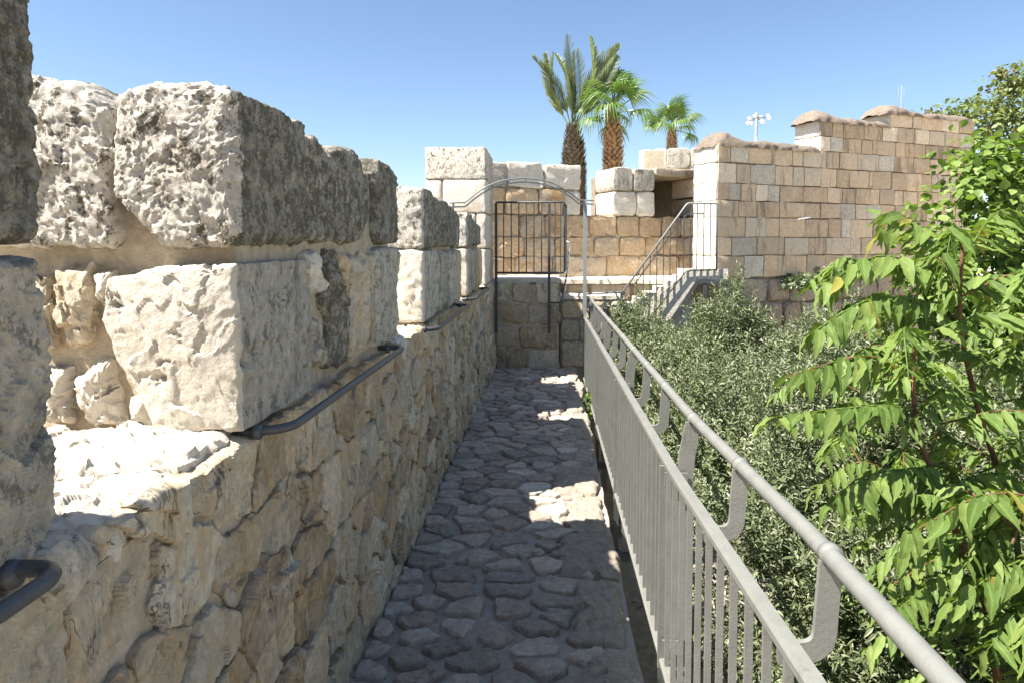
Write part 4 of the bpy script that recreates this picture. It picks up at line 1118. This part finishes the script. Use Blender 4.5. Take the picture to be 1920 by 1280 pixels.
def fan_leaf(seed, R=.86, pet=1.05):
    rr = np.random.default_rng(seed); V, F, n = [], [], 0
    v, f = tube(bez([(0, 0, 0), (0, pet * .5, .05), (0, pet, 0)], 5), .022, 5); V.append(v); F += list(f); n = len(v)
    K = 30
    for i in range(K):
        a = math.radians(-118 + 236 * i / (K - 1)); d = np.array([math.sin(a), math.cos(a), 0]); s = np.array([d[1], -d[0], 0])
        L = R * (.82 + .18 * math.cos(a)) * rr.uniform(.9, 1.05); c = np.array([0, pet, 0]); w = .085 * R
        fold = .02 * (1 if i % 2 else -1)
        dr = rr.uniform(.3, .85)
        pts = [(0, .01, 0), (.35, w * .75, 0), (.62, w, -.06), (.82, w * .5, -.06 - dr * .35), (1.0, .005, -.12 - dr)]
        row = []
        for u, ww, z in pts:
            p = c + d * L * u * (1 - .12 * u) + np.array([0, 0, z * L + fold])
            row.append((p - s * ww / 1.9, p + s * ww / 1.9))
        for (a0, b0) in row: V.append(np.array([a0, b0]))
        for j in range(len(pts) - 1): F.append((n + 2 * j, n + 2 * j + 1, n + 2 * j + 3, n + 2 * j + 2))
        n += 2 * len(pts)
    V = np.vstack(V); return V, F
def feather(seed, L=3.6):
    rr = np.random.default_rng(seed)
    cv = bez([(0, 0, 0), (0, L * .5, .10 * L), (0, L, -.03 * L)], 12); v, f = tube(cv, np.linspace(.035, .006, len(cv)), 5); V = [v]; F = list(f); n = len(v)
    K = 90
    for i in range(K):
        u = .2 + .8 * i / (K - 1); p = np.array([np.interp(u, np.linspace(0, 1, len(cv)), cv[:, j]) for j in range(3)])
        l = .58 * math.sin(math.pi * min(1, .15 + u * .85)) ** .6 * rr.uniform(.85, 1.1) + .08
        for sg in (-1, 1):
            d = np.array([sg * .62, .85, .12 + rr.normal() * .1]); d /= np.linalg.norm(d); w = np.array([0, .0, .022]) + np.array([.012, 0, 0])
            e = p + d * l
            V.append(np.array([p - w, p + w, p + d * l * .6 + w * .8, e, p + d * l * .6 - w * .8])); F += [(n, n + 1, n + 2, n + 4), (n + 4, n + 2, n + 3)]; n += 5
    return np.vstack(V), F
FANM, FEAM = [], []
for s in (1, 2, 3):
    v, f = fan_leaf(s); FANM.append(mesh_from('palm_frond', v, f, M['fan'], smooth=False, tint=np.linspace(.15, .95, len(v)) * 0 + rng.random(len(v)) * .6 + .15 * s))
    v, f = feather(s); FEAM.append(mesh_from('palm_frond', v, f, M['date'], smooth=False, tint=rng.random(len(v)) * .8 + .05 * s))
def add_frond(t, me, loc, az, el, roll, sc):
    o = bpy.data.objects.new('palm_frond', me); C.objects.link(o); o.parent = t
    q = Matrix.Rotation(az, 4, 'Z') @ Matrix.Rotation(el, 4, 'X') @ Matrix.Rotation(roll, 4, 'Y')
    o.matrix_basis = Matrix.Translation(Vector(loc) - BASE[t.name]) @ q @ Matrix.Scale(sc, 4)
def fan_palm(x, y, z1, sc, label, seed, r):
    t = thing('fan_palm', label, 'palm', (x, y, -2.6), 'fan palms behind the battlements')
    palm_trunk(t, x, y, -2.6, z1, r, r * .55, 'boots', seed)
    rr = np.random.default_rng(seed)
    for i in range(19):
        el = rr.choice([80, 65, 50, 38, 25, 10, -5, -18], p=[.14, .18, .18, .16, .14, .10, .07, .03]) + rr.normal() * 6
        add_frond(t, FANM[i % 3], (x, y, z1 - .05), i * 2.4 + rr.normal() * .2, math.radians(el), rr.normal() * .35, sc * rr.uniform(.8, 1.1) * (1.0 if el > 0 else .9))
fan_palm(2.45, 28, 6.85, 1.16, 'larger fan palm with a rusty brown trunk behind the battlements', 501, .40)
fan_palm(7.70, 45, 9.0, 1.20, 'smaller fan palm seen above the small pale turret', 502, .36)
dp = thing('date_palm', 'tall date palm with upright feathery grey green fronds and dark trunk', 'palm', (.88, 28.5, -2.6))
palm_trunk(dp, .88, 28.5, -2.6, 6.4, .52, .22, 'boots_dark', 503, .07)
rr = np.random.default_rng(8)
DF = [(118, 66), (104, 78), (97, 84), (90, 80), (80, 85), (70, 74), (62, 66), (100, 88), (58, 72), (85, 88), (110, 74), (74, 80), (93, 86)]
for i, (px_, el) in enumerate(DF):
    lean = math.radians(px_ - 90)
    o = bpy.data.objects.new('palm_frond', FEAM[i % 3]); C.objects.link(o); o.parent = dp
    q = Matrix.Rotation(-lean, 4, 'Y') @ Matrix.Rotation(math.radians(90 - (8 if i % 2 else -8)), 4, 'X') @ Matrix.Rotation(rr.uniform(0, 6.28), 4, 'Y')
    o.matrix_basis = Matrix.Translation(Vector((.88 + rr.normal() * .06, 28.5, 6.3)) - BASE[dp.name]) @ q @ Matrix.Scale(rr.uniform(.86, 1.06), 4)

# ------------------------------------------------------------------ wall plants
def tuft(name, label, c, r, n, ll, mat, cat='plant', seed=0):
    t = thing(name, label, cat, c)
    P, d = crown_shell(n, c, r, seed, .5, .2, -.9)
    Mx = frames(d + rng.normal(size=d.shape) * .6, unit(len(d)) + np.array([0, 0, 1.])) * (ll * rng.uniform(.6, 1.2, len(d)))[:, None, None]
    v, f, tt = instance_mesh(LEAFO, LEAFOF, Mx, P); put('foliage', mesh_from('foliage', v, f, M[mat], tint=tt), t, kind='stuff')
    st_ = [tube(bez([c, (np.array(c) + P[i]) / 2 + rng.normal(size=3) * .01, P[i]], 3), .003, 4) for i in range(0, len(P), max(1, len(P) // 12))]
    V, F, k = [], [], 0
    for a, b in st_: V.append(a); F += [tuple(i + k for i in q) for q in b]; k += len(a)
    put('stem', mesh_from('stem', np.vstack(V), F, M['twig']), t)
q = A0 + AU * 1.48 + AN * .10
tuft('wall_plant', 'pale grey green bush growing out of the ashlar wall joints', (q[0], q[1], 1.02), (.42, .14, .14), 520, .055, 'caper', seed=601)
q = A0 + AU * 1.95 + AN * .06
tuft('wall_plant', 'tiny green tuft in the ashlar wall beside the pale bush', (q[0], q[1], 1.16), (.10, .08, .10), 60, .05, 'caper', seed=602)
tuft('weed', 'small green weed growing at the edge of the paved walk', (.37, 6.75, -.02), (.07, .16, .12), 90, .05, 'light', seed=603)
q = A0 + AU * 1.55 + AN * .05
sk = thing('stick', 'thin pale stick poking out of the ashlar wall', 'stick', (q[0], q[1], 1.98)); v, f = tube([q + np.array([0, 0, 1.965]) - AU * .12, q + AN * .06 + AU * .14 + np.array([0, 0, 2.0])], .011, 6); put('shaft', mesh_from('shaft', v, f, M['white']), sk)

# ------------------------------------------------------------------ floodlight mast and antenna
fm = thing('floodlight_mast', 'distant floodlight mast with a ring of white lamps', 'floodlight', (34.75, 120, -2.6))
ptube('pole', [(34.75, 120, -2.6), (34.75, 120, 24)], .22, 'rail_w', fm, 10)
for sg in (-1, 1):
    ptube('crossbar', [(34.75 - 1.6, 120 + sg * .9, 22.7), (34.75 + 1.6, 120 + sg * .9, 23.1)], .07, 'gate', fm, 6)
ptube('crossbar', [(34.75, 118.6, 23), (34.75, 121.4, 23)], .09, 'gate', fm, 6)
for i, (dx, dz) in enumerate([(-2.0, 0), (-1.75, -.55), (-.9, .5), (-1.0, -.6), (.6, -.7), (1.15, .6), (1.9, .5), (1.6, -.35), (2.1, .0)]):
    c = np.array([34.75 + dx * .78, 119 + (i % 2) * 1.8, 22.9 + dz * .78]); dd = np.array([.1, -1, -.35])
    v, f = tube([c, c + dd * .15, c + dd * .55, c + dd * .6], [.08, .26, .34, .31], 12); put('lamp', mesh_from('lamp', v, f, M['white']), fm)
an = thing('antenna_mast', 'faint thin antenna mast far behind the coping', 'antenna', (97.7, 200, -2.6))
ptube('mast', [(97.7, 200, -2.6), (97.7, 200, 46)], .08, 'rail_w', an, 6)
for dx in (-.8, .7): ptube('aerial', [(97.7 + dx, 200, 39), (97.7 + dx, 200, 45.5)], .04, 'rail_w', an, 6)
for z in (39.5, 42.5): ptube('crossbar', [(96.8, 200, z), (98.5, 200, z)], .05, 'rail_w', an, 6)
